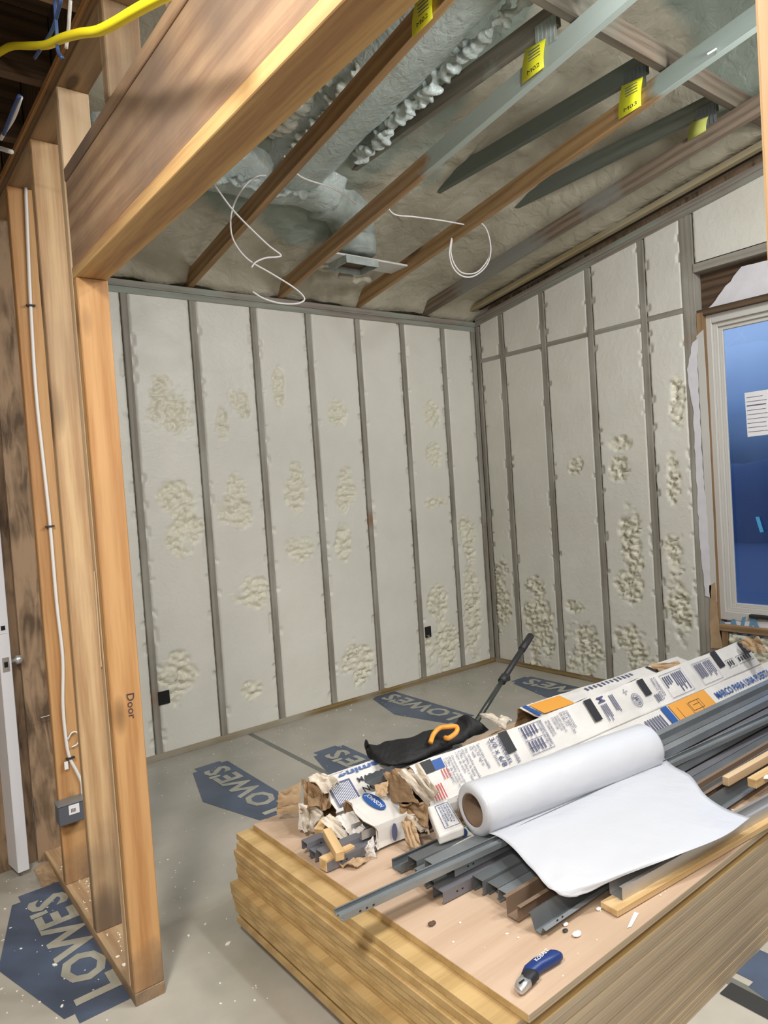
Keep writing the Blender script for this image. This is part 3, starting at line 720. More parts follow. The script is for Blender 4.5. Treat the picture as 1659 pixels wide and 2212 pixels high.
# ------------------------------------------------------------------ duct
DX = -2.09
dt = empty('duct', (DX, -1.5, 3.2), 'large round air duct coated in grey-green spray foam above trusses', 'duct')
def lumpy_tube(name, pts, rad, mat, parent, seg=48, amp=.012, sq=1.0, n=10, rz=None):
    path = smooth_path(pts, n); vs = []; fs = []
    for i, p in enumerate(path):
        f = i/(len(path)-1)
        t = (path[min(i+1, len(path)-1)]-path[max(i-1, 0)]).normalized()
        s = t.cross(V((0, 0, 1))).normalized() if abs(t.z) < .95 else V((1, 0, 0)); u = s.cross(t)
        r = rad(f) if callable(rad) else rad
        for k in range(seg):
            a = 2*PI*k/seg; dr = s*math.cos(a)+u*math.sin(a)*sq
            q = p+dr*r
            q = q+dr*(amp*fbm(q, 7, 3)+amp*.45*nz(q, 26))
            vs.append(q)
    for i in range(len(path)-1):
        for k in range(seg):
            a = i*seg+k; b = i*seg+(k+1) % seg; fs.append((a, b, b+seg, a+seg))
    fs.append(tuple(range(seg))[::-1]); fs.append(tuple(len(vs)-seg+k for k in range(seg)))
    c = path[0]
    o = pyd(name, [v-c for v in vs], fs, mat, None, True); o.location = c
    bm = bmesh.new(); bm.from_mesh(o.data); bmesh.ops.recalc_face_normals(bm, faces=bm.faces); bm.to_mesh(o.data); bm.free()
    return par(o, parent) if parent is not None else o
dz = lambda y: 3.20+.157*(-y)
lumpy_tube('main_trunk', [(DX, y, dz(y)) for y in (-.62, -.9, -1.3, -1.8, -2.3, -2.9, -3.6, -4.3)], .222, m_duct, dt, n=22, amp=.008)
lumpy_tube('branch', [(-3.15, -.66, 3.22), (-2.8, -.67, 3.23), (-2.4, -.68, 3.24), (-2.0, -.68, 3.25), (-1.8, -.66, 3.25)], .17, m_duct, dt, n=12)
lumpy_tube('boot_elbow', [(-1.85, -.62, 3.20), (-1.70, -.60, 3.20), (-1.57, -.55, 3.12), (-1.53, -.52, 3.0), (-1.53, -.52, 2.92)], lambda f: .145-.02*f, m_galv, dt, n=8, amp=.004)
def lumps(name, p0, p1, n, r0, r1, mat, parent):
    """bead of unshaved foam along a seam, as one mesh"""
    bm = bmesh.new(); p0 = V(p0); p1 = V(p1)
    for i in range(n):
        f = (i+random.random())/n; p = p0.lerp(p1, f)+V((random.uniform(-.022, .022), random.uniform(-.02, .02), random.uniform(-.03, .03)))
        r = random.uniform(r0, r1)
        mt = Matrix.Translation(p-p0) @ Matrix.Rotation(random.uniform(-.6, .6), 4, 'Z') @ Matrix.Diagonal((r*random.uniform(1.3, 2.2), r*random.uniform(.5, .8), r*.9, 1))
        bmesh.ops.create_icosphere(bm, subdivisions=2, radius=1, matrix=mt)
    for v in bm.verts: v.co += V((nz(v.co+p0, 20), nz(v.co+p0+V((5, 0, 0)), 20), nz(v.co+p0+V((0, 7, 0)), 20)))*.008
    me = bpy.data.meshes.new(name); bm.to_mesh(me); bm.free()
    o = link(name, me, mat, None, True); o.location = p0; par(o, parent)
    rm = o.modifiers.new('m', 'REMESH'); rm.mode = 'VOXEL'; rm.voxel_size = .0075; rm.use_smooth_shade = True
    sm = o.modifiers.new('sm', 'SMOOTH'); sm.iterations = 3
    o['kind'] = 'stuff'; return o
lumps('foam_bead', (-1.885, -1.05, 3.19), (-1.885, -2.9, 3.48), 150, .014, .028, m_duct, dt)
lumps('foam_bead', (-2.31, -.95, 3.26), (-2.31, -2.9, 3.58), 120, .02, .04, m_ductlump, dt)
lumps('foam_bead', (-2.22, -.85, 3.16), (-2.24, -1.6, 3.30), 40, .012, .028, m_ductlump, dt)
lumps('foam_bead', (-2.6, -.78, 3.08), (-1.95, -.78, 3.08), 30, .012, .026, m_duct, dt)
# register boot on its board
rb = empty('air_register', (-1.5, -.52, 2.86), 'galvanised air register boot on a white board between trusses', 'register')
board('mounting_board', (-1.75, -.50, 2.885), (-1.17, -.50, 2.885), .17, .012, m_wboard, rb)
x0, x1, y0, y1, zl, zh = -1.66, -1.42, -.60, -.41, 2.835, 2.878
w = .006
box('boot_side', (x0, y0, zl), (x0+w, y1, zh), m_galv, rb, bev=0); box('boot_side', (x1-w, y0, zl), (x1, y1, zh), m_galv, rb, bev=0)
box('boot_side', (x0+w, y0, zl), (x1-w, y0+w, zh), m_galv, rb, bev=0); box('boot_side', (x0+w, y1-w, zl), (x1-w, y1, zh), m_galv, rb, bev=0)
box('boot_inside', (x0+w, y0+w, zh-.006), (x1-w, y1-w, zh), m_copper, rb, bev=0)
lumps('boot_overspray', (-1.62, -.33, 2.87), (-1.3, -.30, 2.87), 8, .02, .035, m_ceil, rb)

# ------------------------------------------------------------------ cables overhead
tag(tube('cable', [(-2.626,-0.9,2.982),(-2.543,-0.9,2.884),(-2.45,-0.9,2.806),(-2.353,-0.9,2.735),(-2.288,-0.9,2.699),(-2.305,-0.9,2.685),(-2.372,-0.9,2.671),(-2.431,-0.9,2.642),(-2.459,-0.9,2.611)], .0045, m_cable), 'white cable with a sharp kink dangling near the header', 'cable')
tag(tube('cable', [(-1.822,-0.95,3.023),(-2.03,-0.95,3.025),(-2.198,-0.95,3.027),(-2.288,-0.95,3.041)][:0]+[(-2.309,-0.85,3.109),(-2.36,-0.85,3.094),(-2.431,-0.85,3.036),(-2.5,-0.85,2.932),(-2.528,-0.85,2.837),(-2.518,-0.85,2.748),(-2.449,-0.85,2.668),(-2.323,-0.85,2.615),(-2.205,-0.85,2.564),(-2.146,-0.85,2.527),(-2.134,-0.85,2.499),(-2.184,-0.85,2.475),(-2.281,-0.85,2.467),(-2.373,-0.85,2.481),(-2.436,-0.85,2.509)], .0045, m_cable), 'white cable hanging in a long loop below the second bay', 'cable')
tag(tube('cable', [(-2.367, -1.13, 3.08), (-2.2, -1.0, 3.07), (-2.0, -1.0, 3.05), (-1.8,-0.92,3.038)], .0045, m_cable), 'white cable running across under the foam duct', 'cable')
tag(tube('cable', [(-1.755, -1.1, 3.005)]+[(-1.692,-1.1,2.941),(-1.562,-1.1,2.95),(-1.426,-1.1,2.961),(-1.303,-1.1,2.969)]+[(-1.15, -1.1, 2.975)], .004, m_cable), 'thin white cable strung from the third truss', 'cable')
tag(tube('cable', [(-1.128, -1.1, 3.0)]+[(-1.066,-1.1,3.01),(-1.001,-1.1,2.997),(-0.963,-1.1,2.94),(-0.956,-1.1,2.846),(-1.003,-1.1,2.757),(-1.106,-1.1,2.687),(-1.201,-1.1,2.672),(-1.272,-1.1,2.708),(-1.298,-1.1,2.783),(-1.276,-1.1,2.87)]+[(-1.263,-1.09,2.869),(-1.276,-1.09,2.802),(-1.252,-1.09,2.734),(-1.19,-1.09,2.695),(-1.074,-1.09,2.715),(-0.972,-1.09,2.805),(-0.941,-1.09,2.892)], .0042, m_cable), 'coiled white cable loop hanging below the grey truss', 'cable')
tag(tube('cable', [(-1.24,-2.6,3.15),(-1.152,-2.6,3.204),(-1.048,-2.6,3.277),(-0.951,-2.6,3.355)], .004, m_cable), 'short white cable end near the top of the right post', 'cable')
tag(tube('extension_cord', [(-3.7,-1.541,2.893),(-3.7,-1.812,2.793),(-3.7,-1.954,2.735),(-3.7,-2.123,2.648),(-3.7,-2.29,2.563),(-3.7,-2.421,2.509),(-3.7,-2.551,2.45),(-3.7,-2.65,2.401),(-3.7,-2.741,2.365),(-3.7,-2.846,2.328),(-3.7,-2.958,2.287),(-3.7,-3.054,2.249)], .0095, m_yellow, n=8), 'bright yellow extension cord draped across the upper studs', 'cord')
tag(tube('cable', [(-3.66,-1.833,2.669),(-3.66,-1.764,2.661),(-3.66,-1.695,2.662),(-3.66,-1.604,2.674),(-3.66,-1.528,2.68)], .006, m_cable), 'white cable beside the blue cable in dark hall ceiling', 'cable')
tag(tube('cable', [(-3.7,-1.995,2.585),(-3.7,-1.921,2.586),(-3.7,-1.841,2.584),(-3.7,-1.77,2.582)], .0055, m_cableb), 'blue cable hanging in the dark hall ceiling', 'cable')
tag(tube('cable', [(-3.66,-1.435,2.694),(-3.66,-1.503,2.661),(-3.66,-1.661,2.585)], .007, m_cable), 'white cable stub below the blue cable', 'cable')
for i, pts in enumerate(([(-3.66,-2.365,2.636),(-3.66,-2.334,2.592),(-3.66,-2.303,2.561)], [(-3.7,-2.386,2.61),(-3.7,-2.382,2.552),(-3.7,-2.379,2.504),(-3.7,-2.409,2.473)], [(-3.7,-2.434,2.583),(-3.7,-2.357,2.566),(-3.7,-2.271,2.575),(-3.7,-2.179,2.59)])):
    tag(tube('cable', pts, .004, (m_cable, m_cableb, m_cableb)[i]), ('grey-white cable close beside the top plate at upper left', 'dark blue cable hanging behind the yellow cord', 'blue cable slanting left behind the yellow cord')[i], 'cable')
# cable down the stud with junction box
YS = -1.118
cb = tag(tube('cable', [(x, YS-.007, z) for x, y, z in [(-3.509,-1.125,2.706),(-3.517,-1.125,2.507),(-3.526,-1.125,2.263),(-3.533,-1.125,1.932),(-3.527,-1.125,1.633),(-3.523,-1.125,1.426),(-3.523,-1.125,1.135),(-3.518,-1.125,0.918),(-3.531,-1.125,0.741),(-3.531,-1.125,0.614),(-3.524,-1.125,0.53),(-3.503,-1.125,0.469),(-3.488,-1.125,0.419),(-3.488,-1.125,0.371)]], .0065, m_cable), 'white cable stapled down the stud to the grey junction box', 'cable')
tube('cable_loop', [(-3.526,-1.13,0.6),(-3.509,-1.13,0.622),(-3.491,-1.13,0.619),(-3.484,-1.13,0.592),(-3.494,-1.13,0.573),(-3.514,-1.13,0.567)], .003, m_cable, cb)
for py in (660, 1137, 1640):
    q = V([(-3.527,-1.13,2.262),(-3.525,-1.13,1.426),(-3.522,-1.13,0.527)][(660, 1137, 1640).index(py)])
    box('staple', q+V((-.016, -.008, -.003)), q+V((.016, .006, .003)), m_black, cb, bev=.001)
box('white_tag', V((-3.54,-1.13,0.506))+V((-.006, -.004, -.018)), V((-3.54,-1.13,0.506))+V((.008, -.001, .012)), m_white, cb, bev=0)
jb = empty('junction_box', (-3.543,-1.16,0.335), 'grey metal junction box with a white label fixed to stud', 'electrical box')
a = V((-3.589,-1.16,0.292)); b = V((-3.492,-1.16,0.372))
box('box_body', (a.x, -1.175, a.z), (b.x+.003, -1.118, b.z), m_box, jb, bev=.003)
box('box_flange', (a.x-.002, -1.179, b.z-.004), (b.x+.005, -1.118, b.z+.002), m_steel, jb, bev=0)
lq = V((-3.553,-1.18,0.327)); lr = V((-3.515,-1.18,0.363))
box('box_label', (lq.x, -1.177, lq.z), (lr.x, -1.1755, lr.z), m_white, jb, bev=0)
for k in range(6): box('label_mark', (lq.x+.008+k*.003, -1.1778, lq.z+.008), (lq.x+.0095+k*.003, -1.177, lq.z+.022), m_inkk, jb, bev=0)
tag(tube('nail', [(-3.551,-0.8,0.62),(-3.529,-0.8,0.62),(-3.507,-0.8,0.623)], .002, m_alu), 'single long nail sticking out of dark board', 'nail')

# outlet holes in the foam walls
hb = empty('outlet_box', (-2.747,0,0.356), 'black square outlet box in the leftmost foam bay', 'electrical box')
h0 = V((-2.778,0,0.317)); h1 = V((-2.711,0,0.394))
box('box_face', (h0.x, -.006, h0.z), (h1.x, .002, h1.z), m_hole, hb, bev=.002)
hb = empty('outlet_box', (-0.705,0,0.373), 'narrow black outlet box with wires in the foam by corner', 'electrical box')
h0 = V((-0.732,0,0.332)); h1 = V((-0.674,0,0.413))
box('box_face', (h0.x, -.006, h0.z), (h1.x, .002, h1.z), m_hole, hb, bev=.002)
for k in range(3): tube('wire', [(h0.x+.008+k*.01, -.008, h0.z-.004), (h0.x+.012+k*.008, -.02, h0.z+.01), (h0.x+.006+k*.012, -.008, h0.z+.02)], .0015, m_alu, hb, seg=5)

# ------------------------------------------------------------------ white door slab
dd = struct(empty('door_1', (-3.75, -.85, 0)))
A = V((-3.692, -.851, 0)); B = V((-3.649, -.844, 0)); C = V((-3.70, -.5, 0))
dirn = (V((-3.725, -.62, 0))-A).normalized(); ex = (B-A).normalized()
ex = V((-dirn.y, dirn.x, 0))*(-1 if V((-dirn.y, dirn.x, 0)).x < 0 else 1)
WD = .76
A2 = V((-3.692, -.851, 0))
sl = empty('d', (0, 0, 0)); bpy.data.objects.remove(sl)
def dpt(a, t, z): return A2+(-V((dirn.x, dirn.y, 0)))*(-a)*1.0+ex*t+V((0, 0, z))
# slab stands open: its lock edge faces the camera, its face runs toward the far room
P = [dpt(0, 0, .025), dpt(WD, 0, .025), dpt(WD, .044, .025), dpt(0, .044, .025)]
Q = [p+V((0, 0, 2.02)) for p in P]
c = P[0]
o = pyd('door_slab', [p-c for p in P+Q], BOXF, m_paint); o.location = c
bm = bmesh.new(); bm.from_mesh(o.data); bmesh.ops.recalc_face_normals(bm, faces=bm.faces); bm.to_mesh(o.data); bm.free(); bevel_mesh(o.data, .002)
par(o, dd)
def on_edge(name, t, z, w, h, mat, out=.0015):
    cpt = dpt(0, t, z); n = -dirn
    vs = [cpt+n*out+ex*sx*w/2+V((0, 0, sz*h/2)) for sx, sz in ((-1, -1), (1, -1), (1, 1), (-1, 1))]
    vs += [v-n*out for v in vs]
    oo = pyd(name, [v-cpt for v in vs], BOXF, mat); oo.location = cpt
    bm = bmesh.new(); bm.from_mesh(oo.data); bmesh.ops.recalc_face_normals(bm, faces=bm.faces); bm.to_mesh(oo.data); bm.free()
    return par(oo, dd)
zk = (-3.669,-0.86,0.877)[2]; zd = (-3.672,-0.86,1.026)[2]
on_edge('latch_plate', .022, zk, .026, .058, m_alu); on_edge('latch_bolt', .022, zk, .014, .022, m_hole, .0025)
on_edge('deadbolt_plate', .022, zd, .028, .045, m_paint, .0025); on_edge('deadbolt_bore', .022, zd, .016, .018, m_hole, .0035)
kp = dpt(.055, .044, zk)
tube('door_knob', [kp, kp+ex*.03, kp+ex*.035, kp+ex*.055], .01, m_alu, dd, sm=False, rad=[.008, .008, .02, .016], seg=14)

# ------------------------------------------------------------------ plywood stack
ORD = ['topmost', 'second', 'third', 'fourth', 'fifth', 'sixth', 'seventh', 'eighth', 'ninth', 'tenth', 'eleventh', 'twelfth', 'thirteenth', 'fourteenth', 'fifteenth', 'sixteenth', 'lowest']
NS = 17; T = .3530/NS
offx = [0, -.055, -.066, -.078, -.074, -.070, -.074, -.070, -.10, -.098, -.094, -.09, -.088, -.045, -.085, -.02, -.012]
offy = [0, .020]+[0]*15
for k in range(NS):
    z1 = .353-k*T; z0 = z1-T+(.0006, .0022, .0008, .0014)[(k*7) % 4]
    x0 = -3.085+offx[k]; x1 = x0+2.44; y0 = -3.035+offy[k]; y1 = y0+1.225
    o = pyd('plywood_sheet', [], [], None) if 0 else None
    lo = V((0, 0, 0)); hi = V((x1-x0, y1-y0, z1-z0))
    vs = [(0, 0, 0), (hi.x, 0, 0), (hi.x, hi.y, 0), (0, hi.y, 0), (0, 0, hi.z), (hi.x, 0, hi.z), (hi.x, hi.y, hi.z), (0, hi.y, hi.z)]
    me = bpy.data.meshes.new('plywood_sheet'); me.from_pydata(vs, [], BOXF); me.update()
    o = bpy.data.objects.new('plywood_sheet', me); COL.objects.link(o)
    for m in (m_ply_top if k == 0 else m_edge_y, m_edge, m_edge_y): me.materials.append(m)
    # faces: bottom, top, -Y, +X, +Y, -X
    for p, i in zip(me.polygons, (0, 0, 1, 1, 1, 2)): p.material_index = i
    if k == 0: bevel_mesh(me, .0012)
    o.location = (x0, y0, z0); o.rotation_euler.z = math.radians(.9+0)
    lab = ('topmost clean plywood sheet carrying the boxes and metal tracks' if k == 0 else
           'lowest plywood sheet of the big stack, resting on the floor' if k == NS-1 else
           '%s plywood sheet from the top of the big stack' % ORD[k])
    tag(o, lab, 'plywood', 'plywood sheets in the big stack')
ZT = .354

# ------------------------------------------------------------------ metal tracks
def c_prof(w, h, lip=.006, t=.0012, flip=1):
    """C channel lying open side up (flip=1) or down (-1)"""
    p = [(-w/2+lip, h), (-w/2, h), (-w/2, 0), (w/2, 0), (w/2, h), (w/2-lip, h)]
    if flip < 0: p = [(a, h-b) for a, b in p][::-1]
    return offset_profile(p, t)
def s_prof(w, h, t=.0012):
    """pocket-frame split stud: wide U with a raised rib"""
    p = [(-w/2, h*.55), (-w/2, 0), (-w*.18, 0), (-w*.12, h*.35), (w*.12, h*.35), (w*.18, 0), (w/2, 0), (w/2, h), (w/2-.008, h)]
    return offset_profile(p, t)
def track(p0, p1, prof, mat, lab, upv=(0, 0, 1), holes=0):
    o = sweep('metal_track', prof, p0, p1, mat, None, upv)
    tag(o, lab, 'metal track', 'galvanised metal tracks on the plywood stack')
    if holes:
        p0 = V(p0); d = (V(p1)-p0).normalized(); zz = max(b for a, b in prof)
        w = max(a for a, b in prof)
        for k in range(holes):
            q = p0+d*(.05+.02*k); 
            box('screw_hole', q+V((-.003, -w-.0005, zz*.5-.002)), q+V((.003, -w+.0002, zz*.5+.002)), m_hole, o, bev=0)
    return o
L0 = 2.35
track((-3.255, -2.575, .428), (-1.0, -2.715, .432), offset_profile([(-.015, .016), (-.021, .018), (-.021, .002), (-.008, .0), (-.003, .010), (.004, .010), (.008, .001), (.021, .002), (.021, .016), (.015, .018)], .0014), m_steel, 'longest grey metal track jutting past the left edge of the plywood', holes=3)
TW = [((-2.915, -2.452, .375), m_steel_d, .042, .030, 'metal track with open notch end under the long jutting track'),
      ((-2.93, -2.500, .357), m_steel, .044, .034, 'grey metal track, second in the middle bunch on plywood'),
      ((-2.935, -2.550, .357), m_steel, .044, .034, 'grey metal track, third in the middle bunch on plywood'),
      ((-2.95, -2.600, .357), m_steel_p, .044, .032, 'grey metal track, nearest one of the middle bunch'),
      ((-2.91, -2.522, .393), m_steel, .042, .026, 'upper metal track resting on top of the middle bunch'),
      ((-2.88, -2.575, .393), m_steel, .042, .024, 'upper metal track in front, stacked on the middle bunch')]
for (p, m, w, h, lab) in TW:
    track(p, (p[0]+.88, p[1]-.025, p[2]), c_prof(w, h, flip=-1), m, lab, holes=2)
TW2 = [((-2.845, -2.648, .357), m_steel_d, .040, .040, 'dark metal track, first of the pair under the plastic film'),
       ((-2.83, -2.690, .357), m_steel_d, .040, .032, 'dark metal track, middle one under the plastic film'),
       ((-2.835, -2.735, .357), m_steel, .040, .034, 'pale metal track, nearest one under the plastic film edge')]
for (p, m, w, h, lab) in TW2:
    track(p, (p[0]+.80, p[1]-.02, p[2]), c_prof(w, h, flip=-1), m, lab, holes=1)
track((-2.868, -2.795, .357), (-1.2, -2.80, .357), offset_profile([(.030, .050), (.018, .050), (.018, .004), (-.018, .004), (-.018, .044), (-.03, .044)], .0014), flat('brown_channel', (.23, .16, .11), rough=.5, metal=.2), 'brown-grey deep channel lying open on plywood')
track((-2.865, -2.872, .357), (-.9, -2.86, .357), offset_profile([(.026, .040), (.018, .044), (.004, .004), (-.012, .002), (-.020, .022), (-.030, .018)], .0014), m_steel_d, 'wide-flanged metal track closest to the blue knife', holes=2)
# right-hand bunch going out of frame beyond the roll
for k, w in enumerate(('against', 'second from', 'third from', 'fourth from', 'fifth from', 'sixth from', 'seventh from', 'eighth from', 'ninth from', 'tenth from')):
    y = -2.440-.036*k; z = .357+(.034 if k in (0, 2, 3, 6) else 0)
    x0 = -2.2 if k < 2 else -1.98+.02*(k % 3)
    lab = 'metal track right against the orange-labelled carton' if k == 0 else 'metal track %s the orange-labelled carton, right of the roll' % w
    track((x0, y, z), (-.45, y-.012, z), c_prof(.032, .030, flip=-1), (m_steel, m_steel_d, m_steel_p)[(k*2) % 3], lab)
# left bunch poking out below the torn box
for k, (x, y, z, lab) in enumerate(((-3.09, -2.135, .375, 'purple-grey metal track, upper left of the bunch by torn box'), (-3.085, -2.172, .358, 'purple-grey metal track, middle left of the bunch by torn box'), (-3.085, -2.212, .372, 'purple-grey metal track, third of the bunch by torn box'), (-3.09, -2.246, .357, 'short-ended metal track by the small block of wood'))):
    track((x, y, z), (-2.3, y-.02, z), c_prof(.034, .028, flip=-1), m_steel_p, lab, holes=2)
track((-2.796,-2.083,0.478), V((-2.379,-2.08,0.478)), offset_profile([(-.02, .020), (-.02, 0), (.02, 0), (.02, .022)], .0014), m_steel_d, 'dark metal track lying on top of the left box')
track((-2.936,-2.401,0.357), V((-2.936,-2.401,0.357))+V((.6, -.02, 0)), c_prof(.045, .026, flip=1), m_steel_d, 'metal track poking out under the small white boxes', holes=1)

# wood strips
tag(board('wood_strip', (-2.667,-2.944,0.364), V((-2.667,-2.944,0.364))+V((2.05, -.16, 0)), .055, .018, m_wood_y), 'long orange wood strip under the aluminium channel', 'wood strip')
track(V((-2.621,-2.937,0.374)), V((-2.621,-2.937,0.374))+V((1.97, -.155, 0)), offset_profile([(.020, .032), (.022, .034), (.022, .0), (-.018, .0), (-.018, .032), (-.010, .032)], .0016), m_alu, 'shiny aluminium channel lying on the orange wood strip')
tag(board('wood_strip', (-1.871,-2.853,0.425), V((-1.871,-2.853,0.425))+V((1.2, -.03, 0)), .022, .03, m_strip), 'pale wood strip between the tracks at the right', 'wood strip')
tag(board('wood_strip', (-1.828,-2.92,0.425), V((-1.828,-2.92,0.425))+V((1.2, -.04, 0)), .03, .03, m_wood_y), 'second wood strip at the right with a white crumb', 'wood strip')
tag(board('wood_block', (-3.095,-2.246,0.375), (-2.98,-2.235,0.375), .034, .036, m_wood_y), 'small yellow wood block end beside the purple-grey tracks', 'wood block')
tag(board('wood_block', (-3.023,-2.165,0.42), (-3.055,-2.284,0.4), .028, .03, m_wood_y), 'short yellow wood piece under the torn white box', 'wood block')
tag(board('wood_block', (-3.025,-2.116,0.4), (-2.974,-2.086,0.41), .03, .03, m_wood_y), 'stubby wood end tucked in the crumpled carton', 'wood block')

# ------------------------------------------------------------------ cartons
def crumple(name, pts, mat, parent, n=14, amp=.012, th=.003, seed=0, fold=26):
    """bent torn carton flap from four corners"""
    a, b, c_, d = [V(p) for p in pts]; org = a.copy(); vs = []; fs = []
    nr = (b-a).cross(d-a).normalized()
    for j in range(n+1):
        for i in range(n+1):
            u, v = i/n, j/n
            p = a.lerp(b, u).lerp(d.lerp(c_, u), v)
            if j in (0, n) or i in (0, n): p = p+((b-a)*nz((u*9, v*9, seed)) + (d-a)*nz((u*9+4, v*9, seed)))*.05
            k = 1-abs(math.sin(fbm((u*1.6, v*1.6, seed), 1.0, 2)*3+seed))
            p = p+nr*(amp*(k*1.6-.8)+amp*.15*nz((u*7, v*7, seed)))
            vs.append(p-org)
    for j in range(n):
        for i in range(n): q = j*(n+1)+i; fs.append((q, q+1, q+n+2, q+n+1))
    o = pyd(name, vs, fs, mat); o.location = org
    s = o.modifiers.new('s', 'SOLIDIFY'); s.thickness = th
    if parent is not None: par(o, parent)
    return o
def carton(name, sec0, x0, x1, slope, mat, label, end_open=True, wob=.003, seed=0, cap=None):
    """long carton along X; sec0 = section points (y,z) at x0, sheared by slope in y; walls have thickness"""
    t = empty(name, (x0, sec0[0][0], sec0[0][1]), label, 'carton')
    n = len(sec0); K = 24; vs = []; fs = []
    cy = sum(p[0] for p in sec0)/n; cz = sum(p[1] for p in sec0)/n
    sub = []
    for i in range(n):
        a = sec0[i]; b = sec0[(i+1) % n]
        for f in (0.02, .25, .5, .75, .98): sub.append((a[0]+(b[0]-a[0])*f, a[1]+(b[1]-a[1])*f))
    m = len(sub)
    for k in range(K+1):
        x = x0+(x1-x0)*k/K
        for i, (y, z) in enumerate(sub):
            w = wob*(1+(2.2 if k < 2 else 0))
            vs.append((x-x0+(random.uniform(-.012, .012) if k == 0 else 0), y+slope*(x-x0)+w*fbm((x*3, i*.35, seed), 1.3, 2)-sec0[0][0], z+w*fbm((x*3, i*.35, seed+5), 1.3, 2)-sec0[0][1]))
    for k in range(K):
        for i in range(m): a = k*m+i; b = k*m+(i+1) % m; fs.append((a, b, b+m, a+m))
    if not end_open: fs.append(tuple(range(m)))
    fs.append(tuple(K*m+i for i in range(m)))
    o = pyd('carton_body', vs, fs, [mat, m_kraft]); o.location = (x0, sec0[0][0], sec0[0][1])
    bm = bmesh.new(); bm.from_mesh(o.data); bmesh.ops.recalc_face_normals(bm, faces=bm.faces)
    bmesh.ops.triangulate(bm, faces=[f for f in bm.faces if len(f.verts) > 4]); bm.to_mesh(o.data); bm.free()
    s = o.modifiers.new('s', 'SOLIDIFY'); s.thickness = .0035; s.offset = -1; s.material_offset = 1; s.material_offset_rim = 1
    par(o, t); t['sec'] = 0
    return t
class Face:
    """flat print laid on a carton face: u runs along X, v across from edge e0 to e1 (y,z)"""
    def __init__(s, t, x0, slope, e0, e1, lift=.0045):
        s.t = t; s.x0 = x0; s.sl = slope; s.e0 = V((0, e0[0], e0[1])); s.e1 = V((0, e1[0], e1[1]))
        d = (s.e1-s.e0); nrm = V((1, 0, 0)).cross(d).normalized()
        if nrm.z < 0 and abs(nrm.z) > .2: nrm = -nrm
        elif abs(nrm.z) <= .2 and nrm.y > 0: nrm = -nrm
        s.n = nrm*lift
    def pt(s, x, v, extra=0):
        p = s.e0.lerp(s.e1, v); return V((x, p.y+s.sl*(x-s.x0), p.z))+s.n*(1+extra)
    def patch(s, name, xa, xb, va, vb, mat, ex=0):
        return quad(name, [s.pt(xa, va, ex), s.pt(xb, va, ex), s.pt(xb, vb, ex), s.pt(xa, vb, ex)], mat, s.t)
    def down(s, txt, xa, xb, va, vb, mat, ex=.3, bold=0):   # reads from e0 towards e1, letter tops towards +X
        o = s.pt(xa, va, ex); return text('print', txt, o, s.pt(xa, vb, ex)-o, s.pt(xb, va, ex)-o, mat, s.t, bold)
    def along(s, txt, xa, xb, va, vb, mat, ex=.3, bold=0):  # reads towards +X; e0 is the top edge
        o = s.pt(xa, vb, ex); return text('print', txt, o, s.pt(xb, vb, ex)-o, s.pt(xa, va, ex)-o, mat, s.t, bold)
    def rect(s, xa, xb, va, vb, mat, w=.0016):
        for (a, b, c, d) in ((xa, xb, va, va+.012), (xa, xb, vb-.012, vb), (xa, xa+w, va, vb), (xb-w, xb, va, vb)): s.patch('print_rule', a, b, c, d, mat, .2)
    def lines(s, xa, xb, va, vb, n, mat, seed=0):            # block of unreadable small print
        rnd = random.Random(seed)
        for k in range(n):
            x = xa+(xb-xa)*(k+.2)/n; e = vb-(vb-va)*rnd.uniform(0, .35)
            s.patch('small_print', x, x+(xb-xa)/n*.45, va, e, mat, .2)

# upper long box with the UNIVERSAL print
UX0 = -2.72; USL = -.004
us = [(-2.235, .560), (-2.32, .450), (-2.31, .362), (-2.15, .362), (-2.135, .50)]
U = carton('long_carton', us, UX0, -.46, USL, m_carton, 'long white printed carton with black tape bands behind the plastic roll', wob=.004, seed=2)
F = Face(U, UX0, USL, us[0], us[1])
Fb = Face(U, UX0, USL, us[4], us[0])
for x, w, v in ((-2.318, .046, .58), (-1.815, .048, .68), (-1.437, .046, .55), (-.806, .05, .62), (-.53, .06, .5)):
    F.patch('black_tape', x, x+w, 0.01, v, m_black, .6); Fb.patch('black_tape', x, x+w, .55, 1.0, m_black, .6)
F.patch('black_tape', -2.70, -2.645, .0, .30, m_black, .6)
F.patch('flag_canton', -2.645, -2.60, .05, .30, m_blue, .3)
for k in range(5): F.patch('flag_stripe', -2.695+k*.011, -2.690+k*.011, .60, .95, m_red, .3)
for k in range(3): F.patch('flag_stripe', -2.600-.012*k, -2.596-.012*k, .32, .56, m_red, .3)
F.down("Dimensions spéciales\ndisponibles jusqu'à\n2.74m de hauteur et\n1.52m de largeur", -2.600, -2.548, .10, .88, m_ink)
F.down("Hay tamaños especiales\ndisponibles de hasta\n2.74m de altura y hasta\n1.52m de ancho", -2.537, -2.478, .05, .88, m_ink)
F.down("Special sizes available\nup to 9'0\" high to\n5'0\" wide", -2.468, -2.418, .06, .72, m_ink)
F.down("914mm x 2032mm", -2.384, -2.372, .10, .76, m_ink)
F.down("3/0 x 6/8", -2.368, -2.342, .05, .82, m_ink, bold=.015)
F.down("UNIVERSEL", -2.335, -2.316, .06, .83, m_ink, bold=.01)
F.down("UNIVERSAL", -2.295, -2.277, .62, .88, m_ink, bold=.01)
F.rect(-2.212, -2.085, .07, .85, m_ink)
F.down("ROUGH OPENING\nOUVERTURE BRUTE", -2.112, -2.088, .10, .82, m_ink, bold=.008)
for k in range(3): F.patch('print_rule', -2.20+.026*k, -2.198+.026*k, .07, .85, m_ink, .2)
for k in (.28, .46, .66): F.patch('print_rule', -2.21, -2.116, k, k+.012, m_ink, .2)
